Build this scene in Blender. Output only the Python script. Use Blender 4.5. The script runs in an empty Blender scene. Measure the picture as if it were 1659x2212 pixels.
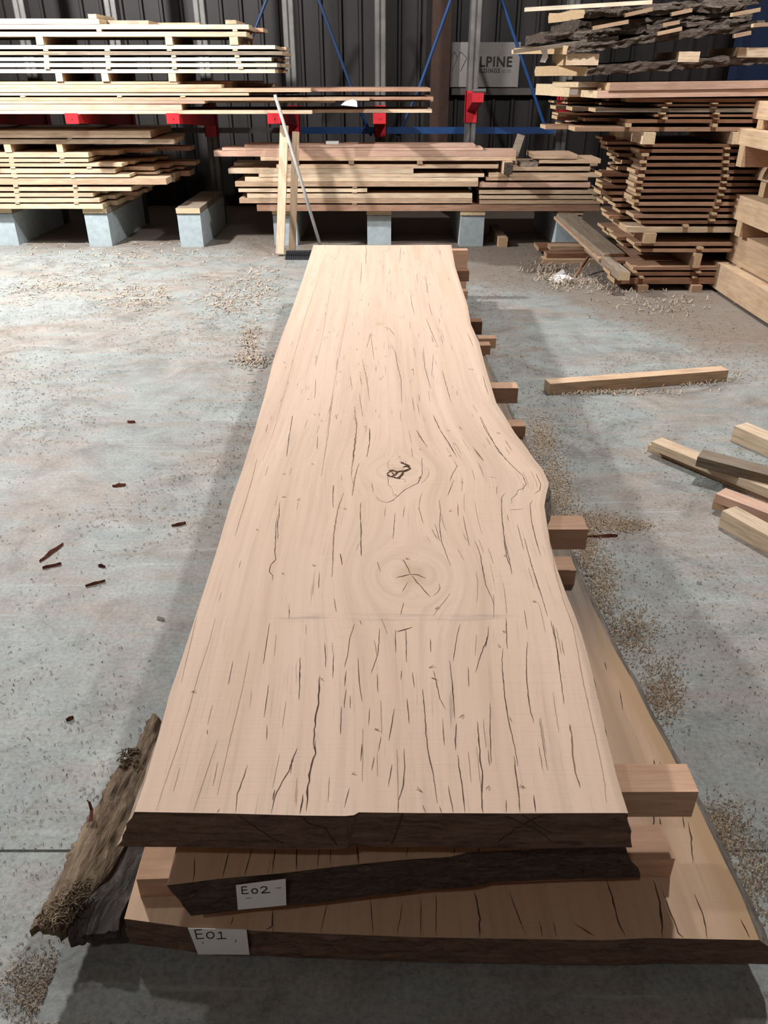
import bpy, bmesh, math, random
from mathutils import Vector, Matrix, noise
R_ = random.Random(7)
# ---------------------------------------------------------------- camera model
F = 1660.0; PITCH = math.radians(29.8); CAMH = 1.7
def ray(px, py):
    x = (px-829.5)/F; v = -(py-1106)/F
    return Vector((x, math.cos(PITCH)+v*math.sin(PITCH), -math.sin(PITCH)+v*math.cos(PITCH)))
def onz(px, py, z=0.0):
    d = ray(px, py); t = (z-CAMH)/d.z; return Vector((d.x*t, d.y*t, z))
def ony(px, py, Y):
    d = ray(px, py); t = Y/d.y; return Vector((d.x*t, Y, CAMH+d.z*t))
S = bpy.context.scene; COL = S.collection
cam = bpy.data.objects.new('camera', bpy.data.cameras.new('camera')); COL.objects.link(cam)
cam.location = (0, 0, CAMH); cam.rotation_euler = (math.pi/2-PITCH, 0, 0)
cam.data.sensor_fit = 'VERTICAL'; cam.data.sensor_height = 32; cam.data.lens = 32*F/2212
cam.data.clip_start = 0.05; S.camera = cam
# ---------------------------------------------------------------- world + lamps
w = bpy.data.worlds.new('world'); S.world = w; w.use_nodes = True
w.node_tree.nodes['Background'].inputs[0].default_value = (1.0, 0.72, 0.60, 1)
w.node_tree.nodes['Background'].inputs[1].default_value = 0.10
def lamp(x, y, z, power, col=(1, .985, .965), size=.28, tilt=0.0):
    l = bpy.data.lights.new('high_bay_light', 'POINT'); l.shadow_soft_size = size/2
    l.energy = power; l.color = col
    o = bpy.data.objects.new('high_bay_light', l); COL.objects.link(o); o.location = (x, y, z)
    o.rotation_euler = (0, tilt, 0)
    return o
lamp(-4.1, 6.9, 3.9, 2400)
lamp(2.1, 5.0, 5.0, 1150)
lamp(-2.3, 3.4, 5.6, 280)
lamp(-1.5, -2.6, 6.5, 230)
S.view_settings.view_transform = 'Standard'; S.view_settings.look = 'None'
S.view_settings.gamma = 1; S.view_settings.use_curve_mapping = False
S.view_settings.exposure = -0.36
# ---------------------------------------------------------------- materials
class NT:
    def __init__(s, name):
        s.m = bpy.data.materials.new(name); s.m.use_nodes = True; s.t = s.m.node_tree
        s.b = s.t.nodes['Principled BSDF']; s.b.inputs['Roughness'].default_value = .8
        s.b.inputs['Specular IOR Level'].default_value = .25
    def n(s, typ, ins=None, **kw):
        nd = s.t.nodes.new(typ)
        for k, v in kw.items(): setattr(nd, k, v)
        for k, v in (ins or {}).items():
            if hasattr(v, 'is_output') or isinstance(v, bpy.types.NodeSocket): s.t.links.new(v, nd.inputs[k])
            else: nd.inputs[k].default_value = v
        return nd
    def link(s, a, b): s.t.links.new(a, b)
    def math(s, op, a, b=0.0, c=None):
        nd = s.n('ShaderNodeMath', operation=op)
        for i, v in enumerate((a, b) if c is None else (a, b, c)):
            if isinstance(v, bpy.types.NodeSocket): s.link(v, nd.inputs[i])
            else: nd.inputs[i].default_value = v
        return nd.outputs[0]
    def noise(s, vec, scale, detail=4, rough=.55, dist=0.0):
        return s.n('ShaderNodeTexNoise', {'Vector': vec, 'Scale': scale, 'Detail': detail, 'Roughness': rough, 'Distortion': dist}).outputs['Fac']
    def ramp(s, fac, stops):
        nd = s.n('ShaderNodeValToRGB', {'Fac': fac}); e = nd.color_ramp.elements
        while len(e) < len(stops): e.new(.5)
        for i, (p, c) in enumerate(stops): e[i].position = p; e[i].color = (*c, 1) if len(c) == 3 else c
        return nd.outputs[0]
    def mix(s, fac, a, b, typ='MIX'):
        nd = s.n('ShaderNodeMix', data_type='RGBA', blend_type=typ)
        for i, v in ((0, fac), (6, a), (7, b)):
            if isinstance(v, bpy.types.NodeSocket): s.link(v, nd.inputs[i])
            else: nd.inputs[i].default_value = v if i == 0 else (*v, 1)
        return nd.outputs[2]
    def bump(s, h, strength=.3, dist=.01):
        nd = s.n('ShaderNodeBump', {'Height': h, 'Strength': strength, 'Distance': dist})
        s.link(nd.outputs[0], s.b.inputs['Normal'])
    def color(s, c): s.link(c, s.b.inputs['Base Color'])
    def objcoord(s, scale):
        tc = s.n('ShaderNodeTexCoord'); oi = s.n('ShaderNodeObjectInfo')
        off = s.n('ShaderNodeVectorMath', {0: (13.7, 5.1, 9.3)}, operation='SCALE')
        s.link(oi.outputs['Random'], off.inputs['Scale'])
        add = s.n('ShaderNodeVectorMath', operation='ADD')
        s.link(tc.outputs['Object'], add.inputs[0]); s.link(off.outputs[0], add.inputs[1])
        mp = s.n('ShaderNodeMapping', {'Vector': add.outputs[0], 'Scale': scale})
        return mp.outputs[0], oi.outputs['Random']
def vmul(c, k): return tuple(min(1, x*k) for x in c)
def wood(name, c, dark=.62, var=.35, gscale=1.0, blotch=0.0, tint=None):
    s = NT(name); v, rnd = s.objcoord((1.2*gscale, 14*gscale, 14*gscale))
    g = s.noise(v, 5, 6, .6, .4)
    base = s.ramp(g, [(.3, vmul(c, dark)), (.5, vmul(c, .93)), (.72, vmul(c, 1.12))])
    v2, _ = s.objcoord((2.2, 3, 3)); b = s.noise(v2, 2.2, 3)
    t = tint or (c[0]*.72, c[1]*.6, c[2]*.5)
    base = s.mix(s.math('MULTIPLY', s.ramp(b, [(.45, (0, 0, 0)), (.7, (1, 1, 1))]), .45+blotch), base, t)
    k = s.math('MULTIPLY_ADD', rnd, var, 1-var*.6)
    hs = s.n('ShaderNodeHueSaturation', {'Color': base, 'Value': k})
    s.color(hs.outputs[0]); s.bump(g, .25, .004); return s.m
def endgrain(name, c):
    s = NT(name); v, rnd = s.objcoord((30, 30, 30))
    g = s.noise(v, 3, 4); s.color(s.ramp(g, [(.3, vmul(c, .7)), (.7, vmul(c, 1.1))])); return s.m
def plain(name, c, rough=.6, metal=0.0, spec=.3, var=.15, sc=6.0):
    s = NT(name); v, _ = s.objcoord((sc, sc, sc)); g = s.noise(v, 2, 5)
    s.color(s.ramp(g, [(.3, vmul(c, 1-var)), (.7, vmul(c, 1+var))]))
    s.b.inputs['Roughness'].default_value = rough; s.b.inputs['Metallic'].default_value = metal
    s.b.inputs['Specular IOR Level'].default_value = spec; return s.m
def bark(name, c, c2, scale=1.0, bs=.9, ax='X'):
    s = NT(name); v, _ = s.objcoord((3*scale, 16*scale, 16*scale) if ax == 'X' else (16*scale, 3*scale, 16*scale))
    g = s.noise(v, 3, 8, .68, 1.0); s.color(s.ramp(g, [(.28, vmul(c, .3)), (.5, c), (.72, c2)])); s.bump(g, bs, .03)
    s.b.inputs['Roughness'].default_value = .95; return s.m
M = {}
M['pale'] = wood('pale_timber', (.68, .53, .38)); M['cream'] = wood('cream_timber', (.75, .67, .53), .75)
M['fir'] = wood('fir_timber', (.58, .41, .28)); M['red'] = wood('red_timber', (.48, .29, .20))
M['pink'] = wood('pink_timber', (.58, .38, .29), .8, .2); M['brown'] = wood('brown_timber', (.24, .125, .075), .6)
M['umber'] = wood('umber_timber', (.36, .22, .145), .65)
M['grey'] = wood('weathered_timber', (.27, .22, .17), .5, .3); M['beam'] = wood('beam_timber', (.58, .42, .28), .75, .25, .6)
M['sticker'] = wood('sticker_timber', (.42, .29, .19)); M['bearer'] = wood('bearer_timber', (.56, .35, .235), .8, .2)
M['end'] = endgrain('end_grain', (.52, .37, .22)); M['endpale'] = endgrain('pale_end_grain', (.66, .52, .34))
M['endbrown'] = endgrain('brown_end_grain', (.36, .24, .15))
M['bark'] = bark('rough_bark', (.105, .08, .065), (.24, .20, .17)); M['darkbark'] = bark('dark_bark', (.055, .045, .042), (.14, .12, .11), .8, .6, 'Y')
M['fibre'] = bark('fibrous_bark', (.36, .26, .175), (.52, .41, .29), 1.3, 1.0, 'Y')
M['endslab'] = bark('weathered_slab_end', (.17, .10, .07), (.25, .165, .12), 1.2, .5)
M['endslab2'] = bark('rough_slab_end', (.17, .11, .08), (.28, .19, .14), 2.2, 1.0)
M['palewane'] = bark('pale_sapwood_wane', (.44, .34, .26), (.56, .44, .34), .5, .3, 'Y')
M['wane'] = bark('grey_wane', (.23, .195, .165), (.37, .32, .27), .9, .7, 'Y')
M['crack'] = plain('crack_shadow_brown', (.085, .052, .035), .95, 0, 0)
M['crackred'] = plain('gum_vein_brown', (.20, .12, .08), .95, 0, 0)
M['hair'] = plain('hairline_check', (.30, .21, .15), .95, 0, 0)
M['steel'] = plain('galvanised_steel', (.13, .125, .12), .55, .3, .4, .35, 2); M['redpaint'] = plain('red_paint', (.50, .02, .03), .45, 0, .4, .08)
M['bluepaint'] = plain('blue_paint', (.008, .045, .15), .5, 0, .4, .1); M['darkblue'] = plain('dark_blue_paint', (.01, .03, .08), .5, 0, .4, .1)
M['block'] = plain('painted_concrete', (.40, .47, .50), .85, 0, .2, .12, 9)
M['paper'] = plain('white_paper', (.80, .80, .80), .8, 0, .2, .02); M['ink'] = plain('black_ink', (.02, .02, .02), .6, 0, .2, 0)
M['greyink'] = plain('grey_ink', (.30, .30, .30), .6, 0, .2, 0); M['cladding'] = plain('dark_wall_cladding', (.014, .0115, .011), .55, .0, .35, .2, 1.2)
M['column'] = plain('brown_column', (.050, .026, .018), .7); M['girt'] = plain('dark_girt', (.07, .06, .055), .6)
M['sign'] = plain('sign_board', (.20, .185, .175), .5, 0, .3, .05); M['signink'] = plain('sign_black', (.012, .010, .010), .5)
M['signgrey'] = plain('sign_grey', (.13, .12, .11), .5); M['bristle'] = plain('black_bristle', (.02, .022, .027), .7)
M['broom'] = plain('grey_handle', (.36, .35, .33), .5); M['tag'] = plain('staple_steel', (.4, .4, .4), .4, .8)
M['shaving'] = wood('wood_shaving', (.43, .36, .29), .7); M['dust'] = wood('sawdust_curl', (.66, .54, .41), .85)
M['chip'] = wood('bark_crumb', (.17, .14, .12)); M['sliver'] = wood('red_bark_sliver', (.17, .05, .03))
def floor_mat():
    s = NT('dusty_concrete'); tc = s.n('ShaderNodeTexCoord'); v = tc.outputs['Object']
    a = s.noise(v, 1.1, 6, .6, .8); b = s.noise(v, 5.5, 6, .65, .4); c = s.noise(v, 70, 4, .7)
    mp = s.n('ShaderNodeMapping', {'Vector': v, 'Rotation': (0, 0, .6), 'Scale': (1.2, 7, 1)}).outputs[0]
    st = s.noise(mp, 1.6, 5, .6, .6)
    mp2 = s.n('ShaderNodeMapping', {'Vector': v, 'Rotation': (0, 0, -.9), 'Scale': (.7, 9, 1)}).outputs[0]
    st2 = s.noise(mp2, 1.3, 4, .6, 1.2)
    cool = s.ramp(b, [(.25, (.25, .282, .278)), (.75, (.36, .392, .388))])
    warm = s.ramp(b, [(.25, (.26, .22, .195)), (.75, (.40, .355, .315))])
    f = s.math('ADD', s.math('MULTIPLY', a, .6), s.math('MULTIPLY', st, .4))
    base = s.mix(s.ramp(f, [(.44, (0, 0, 0)), (.60, (.9, .9, .9))]), cool, warm)
    base = s.mix(s.math('MULTIPLY', s.ramp(st2, [(.58, (0, 0, 0)), (.68, (1, 1, 1))]), .25), base, (.47, .50, .50))
    base = s.mix(.35, base, s.ramp(c, [(.35, (.12, .12, .12)), (.55, (.5, .5, .5)), (.8, (.7, .68, .64))]), 'OVERLAY')
    gr = s.noise(v, 2.6, 7, .7, 1.5)
    base = s.mix(1.0, base, s.ramp(gr, [(.30, (.58, .55, .53)), (.47, (.90, .88, .87)), (.68, (1.06, 1.06, 1.06))]), 'MULTIPLY')
    mp3 = s.n('ShaderNodeMapping', {'Vector': v, 'Scale': (1, 2.2, 1)}).outputs[0]
    fl = s.noise(mp3, 42, 3, .6, 1.8); fm_ = s.noise(v, 3.1, 3)
    base = s.mix(s.math('MULTIPLY', s.ramp(fl, [(.60, (0, 0, 0)), (.68, (1, 1, 1))]), s.ramp(fm_, [(.35, (.1, .1, .1)), (.6, (.75, .75, .75))])), base, (.15, .135, .12))  # dark flecks painted into the colour, standing in for shadows of floor debris
    sc1 = s.noise(s.n('ShaderNodeMapping', {'Vector': v, 'Rotation': (0, 0, -.75), 'Scale': (1.2, 16, 1)}).outputs[0], 1.5, 4, .55, .5)
    base = s.mix(s.math('MULTIPLY', s.ramp(sc1, [(.62, (0, 0, 0)), (.72, (1, 1, 1))]), .35), base, (.46, .485, .485))
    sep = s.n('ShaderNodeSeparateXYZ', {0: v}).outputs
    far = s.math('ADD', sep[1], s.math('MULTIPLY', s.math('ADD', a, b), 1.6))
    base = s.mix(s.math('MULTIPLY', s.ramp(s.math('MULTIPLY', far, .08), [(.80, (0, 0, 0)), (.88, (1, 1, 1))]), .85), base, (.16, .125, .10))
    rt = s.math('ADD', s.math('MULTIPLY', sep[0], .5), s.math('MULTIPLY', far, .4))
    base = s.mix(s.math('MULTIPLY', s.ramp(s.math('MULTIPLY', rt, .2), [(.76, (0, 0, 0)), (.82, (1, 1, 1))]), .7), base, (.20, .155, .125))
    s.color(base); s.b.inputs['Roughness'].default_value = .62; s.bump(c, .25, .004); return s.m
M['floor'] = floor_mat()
STAIN_Y = onz(800, 1334, .5).y
def slab_mat(name, c, knots=True, rough_dark=.8, sap=False):
    s = NT(name)
    def att(n): return s.n('ShaderNodeAttribute', attribute_name=n).outputs['Fac']
    u, vv, kd, ed = att('grain'), att('along'), att('knot'), att('edge')
    def vec(a, b): return s.n('ShaderNodeCombineXYZ', {0: s.math('MULTIPLY', u, a), 1: s.math('MULTIPLY', vv, b)}).outputs[0]
    fine = s.noise(vec(160, 5), 1, 5, .65); mid = s.noise(vec(34, 1.0), 1, 5, .6, .3); broad = s.noise(vec(9, .5), 1, 3, .5)
    hair = s.noise(vec(60, 2.6), 1, 3, .5)
    base = s.ramp(mid, [(.25, vmul(c, .70)), (.5, c), (.75, vmul(c, 1.13))])
    base = s.mix(.5, base, s.ramp(broad, [(.3, vmul((c[0], c[1]*.95, c[2]*.88), .84)), (.7, vmul((c[0], c[1]*1.01, c[2]*1.03), 1.05))]))
    base = s.mix(s.math('MULTIPLY', s.ramp(fine, [(.56, (0, 0, 0)), (.72, (1, 1, 1))]), .48), base, vmul(c, .60))
    # thin dark hairline checks that follow the grain
    base = s.mix(s.math('MULTIPLY', s.ramp(hair, [(.70, (0, 0, 0)), (.745, (1, 1, 1))]), .7), base, vmul(c, .45))
    # saw marks straight across
    saw = s.noise(s.n('ShaderNodeCombineXYZ', {0: s.math('MULTIPLY', u, 5), 1: s.math('MULTIPLY', vv, 190)}).outputs[0], 1, 2, .5)
    sawm = s.ramp(s.noise(vec(4, 2.5), 1, 2), [(.42, (0, 0, 0)), (.6, (1, 1, 1))])
    base = s.mix(s.math('MULTIPLY', s.math('MULTIPLY', s.ramp(saw, [(.55, (0, 0, 0)), (.68, (1, 1, 1))]), sawm), .18), base, vmul(c, .68))
    if knots:
        rg = s.math('SINE', s.math('MULTIPLY', s.math('ADD', kd, s.math('MULTIPLY', s.math('ADD', mid, broad), .35)), 42))
        rfac = s.ramp(kd, [(.0, (1, 1, 1)), (.55, (.75, .75, .75)), (1.0, (0, 0, 0))])
        base = s.mix(s.math('MULTIPLY', s.math('MULTIPLY', s.ramp(rg, [(.2, (0, 0, 0)), (1, (1, 1, 1))]), rfac), .13), base, vmul(c, .6))
        base = s.mix(s.ramp(kd, [(.14, (.5, .5, .5)), (.26, (0, 0, 0))]), base, (c[0]*.72, c[1]*.66, c[2]*.55))
    if knots:
        stn = s.ramp(s.math('ABSOLUTE', s.math('SUBTRACT', vv, STAIN_Y)), [(.008, (1, 1, 1)), (.022, (0, 0, 0))])
        stm = s.ramp(s.noise(s.n('ShaderNodeCombineXYZ', {0: s.math('MULTIPLY', u, 8), 1: s.math('MULTIPLY', vv, 60)}).outputs[0], 1, 3), [(.45, (0, 0, 0)), (.65, (1, 1, 1))])
        stx = s.ramp(s.math('ABSOLUTE', s.math('SUBTRACT', u, .02)), [(.20, (1, 1, 1)), (.32, (0, 0, 0))])
        base = s.mix(s.math('MULTIPLY', s.math('MULTIPLY', s.math('MULTIPLY', stn, stm), stx), .5), base, (.25, .22, .20))
        smd = s.noise(vec(14, 3.2), 1, 4, .6, .8)
        base = s.mix(s.math('MULTIPLY', s.ramp(smd, [(.60, (0, 0, 0)), (.74, (1, 1, 1))]), .22), base, (.36, .31, .26))
        er = s.math('ADD', ed, s.math('MULTIPLY', s.noise(vec(60, 30), 1, 3), .012))
        base = s.mix(s.ramp(er, [(.018, (.30, .30, .30)), (.024, (0, 0, 0))]), base, (.30, .22, .15))
    if sap:
        wob = s.math('ADD', ed, s.math('MULTIPLY', broad, .05))
        base = s.mix(s.ramp(wob, [(.055, (.8, .8, .8)), (.085, (0, 0, 0))]), base, (.46, .30, .165))
    if sap:
        gz = s.math('MULTIPLY', s.ramp(s.math('MULTIPLY', vv, .2), [(.34, (0, 0, 0)), (.42, (1, 1, 1))]), s.ramp(s.math('ADD', ed, s.math('MULTIPLY', mid, .06)), [(.14, (.9, .9, .9)), (.19, (0, 0, 0))]))
        base = s.mix(gz, base, s.ramp(mid, [(.3, (.13, .105, .09)), (.7, (.28, .235, .195))]))
    s.color(base); s.bump(s.math('ADD', s.math('MULTIPLY', saw, .5), fine), .18, .003)
    s.b.inputs['Roughness'].default_value = .75; return s.m
M['slabtop'] = slab_mat('sawn_slab_face', (.60, .445, .345))
M['slablow'] = slab_mat('sawn_slab_face_lower', (.58, .40, .275), False, sap=True)
# ---------------------------------------------------------------- object helpers
def mesh_obj(name, verts, faces, mats, fm=None, parent=None, loc=(0, 0, 0), smooth=False):
    me = bpy.data.meshes.new(name); me.from_pydata([tuple(v) for v in verts], [], faces)
    for m in (mats if isinstance(mats, (list, tuple)) else [mats]): me.materials.append(m)
    if fm: me.polygons.foreach_set('material_index', fm)
    if smooth: me.polygons.foreach_set('use_smooth', [True]*len(me.polygons))
    me.update(); o = bpy.data.objects.new(name, me); COL.objects.link(o); o.location = loc
    if parent: o.parent = parent
    return o
def tag(o, label=None, cat=None, group=None, kind=None):
    if label: o['label'] = label
    if cat: o['category'] = cat
    if group: o['group'] = group
    if kind: o['kind'] = kind
    return o
def empty(name, loc=(0, 0, 0)):
    o = bpy.data.objects.new(name, None); COL.objects.link(o); o.location = loc; o.empty_display_size = .1; return o
class MB:
    def __init__(s): s.v = []; s.f = []; s.m = []
    def hexa(s, p, mi=0, mends=None):     # p: 8 pts, 0-3 bottom loop, 4-7 top loop
        b = len(s.v); s.v += [tuple(q) for q in p]
        for i, q in enumerate(((3, 2, 1, 0), (4, 5, 6, 7), (0, 1, 5, 4), (1, 2, 6, 5), (2, 3, 7, 6), (3, 0, 4, 7))):
            s.f.append(tuple(b+k for k in q)); s.m.append(mi if mends is None or i not in (3, 5) else mends)
    def box(s, x0, x1, y0, y1, z0, z1, mi=0):
        s.hexa([(x0, y0, z0), (x1, y0, z0), (x1, y1, z0), (x0, y1, z0), (x0, y0, z1), (x1, y0, z1), (x1, y1, z1), (x0, y1, z1)], mi)
    def bar(s, a, b, wdt, hgt, mi=0, side=None):
        a = Vector(a); b = Vector(b); d = (b-a).normalized()
        sd = Vector(side) if side else d.cross(Vector((0, 0, 1)))
        if sd.length < 1e-4: sd = Vector((1, 0, 0))
        sd = (sd-d*sd.dot(d)).normalized(); up = sd.cross(d).normalized(); q = []
        for p in (a, b):
            q += [p+sd*wdt/2*i+up*hgt/2*j for i, j in ((-1, -1), (1, -1), (1, 1), (-1, 1))]
        s.hexa(q, mi)
    def tube(s, pts, r, n=10, mi=0):
        pts = [Vector(p) for p in pts]; b = len(s.v); d0 = (pts[-1]-pts[0]).normalized()
        sd = d0.cross(Vector((0.1, .2, 1))).normalized(); up = sd.cross(d0)
        for i, p in enumerate(pts):
            rr = r[i] if isinstance(r, (list, tuple)) else r
            s.v += [tuple(p+sd*rr*math.cos(2*math.pi*k/n)+up*rr*math.sin(2*math.pi*k/n)) for k in range(n)]
        for i in range(len(pts)-1):
            for k in range(n): s.f.append((b+i*n+k, b+i*n+(k+1) % n, b+(i+1)*n+(k+1) % n, b+(i+1)*n+k)); s.m.append(mi)
        s.f.append(tuple(b+k for k in range(n))[::-1]); s.f.append(tuple(b+(len(pts)-1)*n+k for k in range(n))); s.m += [mi, mi]
    def build(s, name, mats, parent=None, loc=(0, 0, 0), smooth=False): return mesh_obj(name, s.v, s.f, mats, s.m, parent, loc, smooth)
def beam_obj(name, x0, x1, y0, y1, z0, z1, mat, mend, skew=0.0, dz=0.0, axis='X', parent=None, jit=.0025, bow=.006):
    """timber with its long axis on local X (grain), slightly uneven; skew shifts the far-left corner, dz raises the far end"""
    if axis == 'Y': L, D = y1-y0, x1-x0
    else: L, D = x1-x0, y1-y0
    H = z1-z0; n = 5; vs = []; b1 = R_.uniform(-bow, bow); 
    for i in range(n+1):
        t = i/n; x = (t-.5)*L; a = math.sin(math.pi*t)*b1; zz = dz*t
        for j, (yy, zz0) in enumerate(((-D/2, 0), (D/2, 0), (D/2, H), (-D/2, H))):
            sx = skew*(1-t) if yy > 0 else 0
            vs.append((x+sx, yy+a+R_.uniform(-jit, jit), zz0+zz+(R_.uniform(-jit, 0) if zz0 else 0)))
    fs = []; fm = []
    for i in range(n):
        for j in range(4): fs.append((i*4+j, i*4+(j+1) % 4, (i+1)*4+(j+1) % 4, (i+1)*4+j)[::-1]); fm.append(0)
    fs.append((0, 1, 2, 3)[::-1] if False else (3, 2, 1, 0)[::-1]); fm.append(1); fs.append((n*4+3, n*4+2, n*4+1, n*4)); fm.append(1)
    o = mesh_obj(name, vs, fs, [mat, mend], fm, parent, ((x0+x1)/2, (y0+y1)/2, z0))
    if axis == 'Y': o.rotation_euler = (0, 0, math.pi/2)
    bm = bmesh.new(); bm.from_mesh(o.data); bmesh.ops.recalc_face_normals(bm, faces=bm.faces); bm.to_mesh(o.data); bm.free()
    return o
ORD = ['lowest', 'second', 'third', 'fourth', 'fifth', 'sixth', 'seventh', 'eighth', 'ninth', 'tenth', 'eleventh', 'twelfth', 'thirteenth', 'fourteenth', 'fifteenth', 'sixteenth', 'seventeenth', 'eighteenth', 'nineteenth', 'twentieth']
def o_up(i): return 'lowest' if i == 0 else ORD[i]+' up'
CO = ['leftmost', 'second', 'third', 'fourth', 'fifth']
# ---------------------------------------------------------------- floor with a saw-cut joint
JY = onz(150, 1838).y
prof = [(-6, 0), (JY-.004, 0), (JY, -.006), (JY+.004, 0), (16, 0)]
vs = []; fs = []
for y, z in prof: vs += [(-9, y, z), (9, y, z)]
for i in range(len(prof)-1): fs.append((2*i, 2*i+1, 2*i+3, 2*i+2))
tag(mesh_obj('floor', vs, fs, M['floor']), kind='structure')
# ---------------------------------------------------------------- back wall of ribbed sheets
WY = 12.0; wall = tag(empty('wall_back', (0, WY, 0)), kind='structure')
sheet_w = .78; pitch = .26
def sheet_mesh():
    pr = []
    for k in range(3):
        x = k*pitch; pr += [(x, 0), (x+.195, 0), (x+.212, -.032), (x+.243, -.032)]
    pr.append((sheet_w, 0)); v = []; f = []
    for x, y in pr: v += [(x, y, 0), (x, y, 5.2), (x, y+.003, 0), (x, y+.003, 5.2)]
    for i in range(len(pr)-1):
        a = 4*i; b = a+4; f += [(a, b, b+1, a+1), (b+2, a+2, a+3, b+3), (a+1, b+1, b+3, a+3)]
    return v, f
v_, f_ = sheet_mesh(); first = None
for k in range(22):
    x = -8.6+k*sheet_w
    if first is None: first = mesh_obj('wall_sheet', v_, f_, M['cladding'], parent=wall); o = first
    else: o = first.copy(); COL.objects.link(o); o.parent = wall
    o.location = (x, 0, 0)
# brown column and horizontal girt on the wall
a = ony(932, 120, WY-.3); b = ony(973, 120, WY-.3)
mb = MB(); mb.box(a.x, b.x, WY-.3, WY-.04, 0, 5.2); tag(mb.build('trim_1', M['column']), kind='structure')
g1 = ony(800, 205, WY-.12).z; g2 = ony(800, 190, WY-.12).z; gx = ony(975, 195, WY-.12).x
mb = MB(); mb.box(gx, 7.5, WY-.14, WY-.04, g1, g2); tag(mb.build('trim_2', M['girt']), kind='structure')
# ---------------------------------------------------------------- sign on the wall
SY = WY-.16; A = ony(975, 91, SY); B = ony(1118, 188, SY)
sign = tag(empty('wall_sign', (A.x, SY, B.z)), 'grey company sign board on the dark wall, lettered ALPINE BUILDINGS with a mountain outline', 'sign')
W_, H_ = B.x-A.x, A.z-B.z
mb = MB(); mb.box(0, W_, -.006, .006, 0, H_); mb.build('sign_panel', M['sign'], sign)
def text_mesh(txt, size, x, z, mat, parent, name, depth=.002, spacing=1.0, bold=.0):
    cu = bpy.data.curves.new('t', 'FONT'); cu.body = txt; cu.size = size; cu.extrude = depth; cu.space_character = spacing; cu.offset = bold
    t = bpy.data.objects.new('t', cu); COL.objects.link(t)
    bpy.context.view_layer.update(); dg = bpy.context.evaluated_depsgraph_get()
    me = bpy.data.meshes.new_from_object(t.evaluated_get(dg)); bpy.data.objects.remove(t)
    me.materials.clear(); me.materials.append(mat)
    me.transform(Matrix.Rotation(math.pi/2, 4, 'X')); o = bpy.data.objects.new(name, me); COL.objects.link(o)
    o.parent = parent; o.location = (x, -.0085, z); return o
def sp(px, py): p = ony(px, py, SY); return (p.x-A.x, p.z-B.z)
x_, z_ = sp(1016, 144); xe, ze = sp(1107, 122)
t = text_mesh('ALPINE', (ze-z_)*1.42, x_, z_, M['signink'], sign, 'lettering', spacing=1.10, bold=.004)
t.scale.x = (xe-x_)/max(v.co.x for v in t.data.vertices)
x_, z_ = sp(1019, 157); xe, ze = sp(1080, 148)
t = text_mesh('BUILDINGS', (ze-z_)*1.42, x_, z_, M['signink'], sign, 'lettering', spacing=1.25, bold=.0015)
t.scale.x = (xe-x_)/max(v.co.x for v in t.data.vertices)
x_, z_ = sp(1084, 157); xe, ze = sp(1103, 149)
t = text_mesh('NZ LTD', (ze-z_)*1.3, x_, z_, M['signgrey'], sign, 'lettering'); t.scale.x = (xe-x_)/max(v.co.x for v in t.data.vertices)
mb = MB()
for pl in ([(976, 154), (988, 124), (982, 112), (975, 124)], [(994, 154), (1008, 125), (995, 112), (988, 124)]):
    for p, q in zip(pl, pl[1:]):
        a = sp(*p); b = sp(*q); mb.bar((a[0], -.0085, a[1]), (b[0], -.0085, b[1]), .010, .004, side=(.0, 0, 1) if abs(a[0]-b[0]) > 9 else None)
mb.build('mountain_logo', M['signink'], sign)
# ---------------------------------------------------------------- cantilever rack
PY = 10.5; rack = tag(empty('cantilever_rack', (0, PY, 0)), 'galvanised cantilever rack with red arms and blue bracing along the back wall', 'rack')
posts = [-5.2, -4.16, -3.12, -2.11, -1.1, -.045, 1.055, 2.17]
def column(x, z0=0.0):
    mb = MB(); y = 0
    for s_ in (-1, 1):
        c = s_*.034; mb.box(x+c-.026, x+c+.026, y-.05, y-.044, z0, 3.6)
        mb.box(x+c-s_*.026-.003, x+c-s_*.026+.003, y-.05, y+.10, z0, 3.6)
        mb.box(x+c+s_*.026-.003, x+c+s_*.026+.003, y-.05, y+.10, z0, 3.6)
    mb.box(x-.014, x+.014, y-.03, y+.08, z0, 3.6)
    return mb.build('column', M['steel'], rack)
ARM_Z = ony(600, 247, 8.66).z
for i, x in enumerate(posts):
    cobj = column(x)
    az = ARM_Z; yt = 8.62-PY
    if x > 1: az = ony(1028, 203, 9.8).z if x < 2 else ony(1215, 196, 9.8).z; yt = 9.8-PY
    mb = MB(); w2 = .058
    # tapering box arm, flanged back plate
    mb.hexa([(x-w2, yt, az-.075), (x+w2, yt, az-.075), (x+w2, -.05, az-.20), (x-w2, -.05, az-.20), (x-w2, yt, az), (x+w2, yt, az), (x+w2, -.05, az), (x-w2, -.05, az)])
    mb.box(x-.075, x+.075, -.062, -.05, az-.32, az+.02)
    mb.box(x-.075, x-.067, -.062, .07, az-.32, az+.02); mb.box(x+.067, x+.075, -.062, .07, az-.32, az+.02)
    mb.box(x-w2-.006, x+w2+.006, yt-.004, yt+.012, az-.082, az+.012)
    mb.tube([(x, yt-.009, az-.035), (x, yt-.001, az-.035)], .009, 8)
    mb.build('arm', M['redpaint'], cobj)
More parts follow.
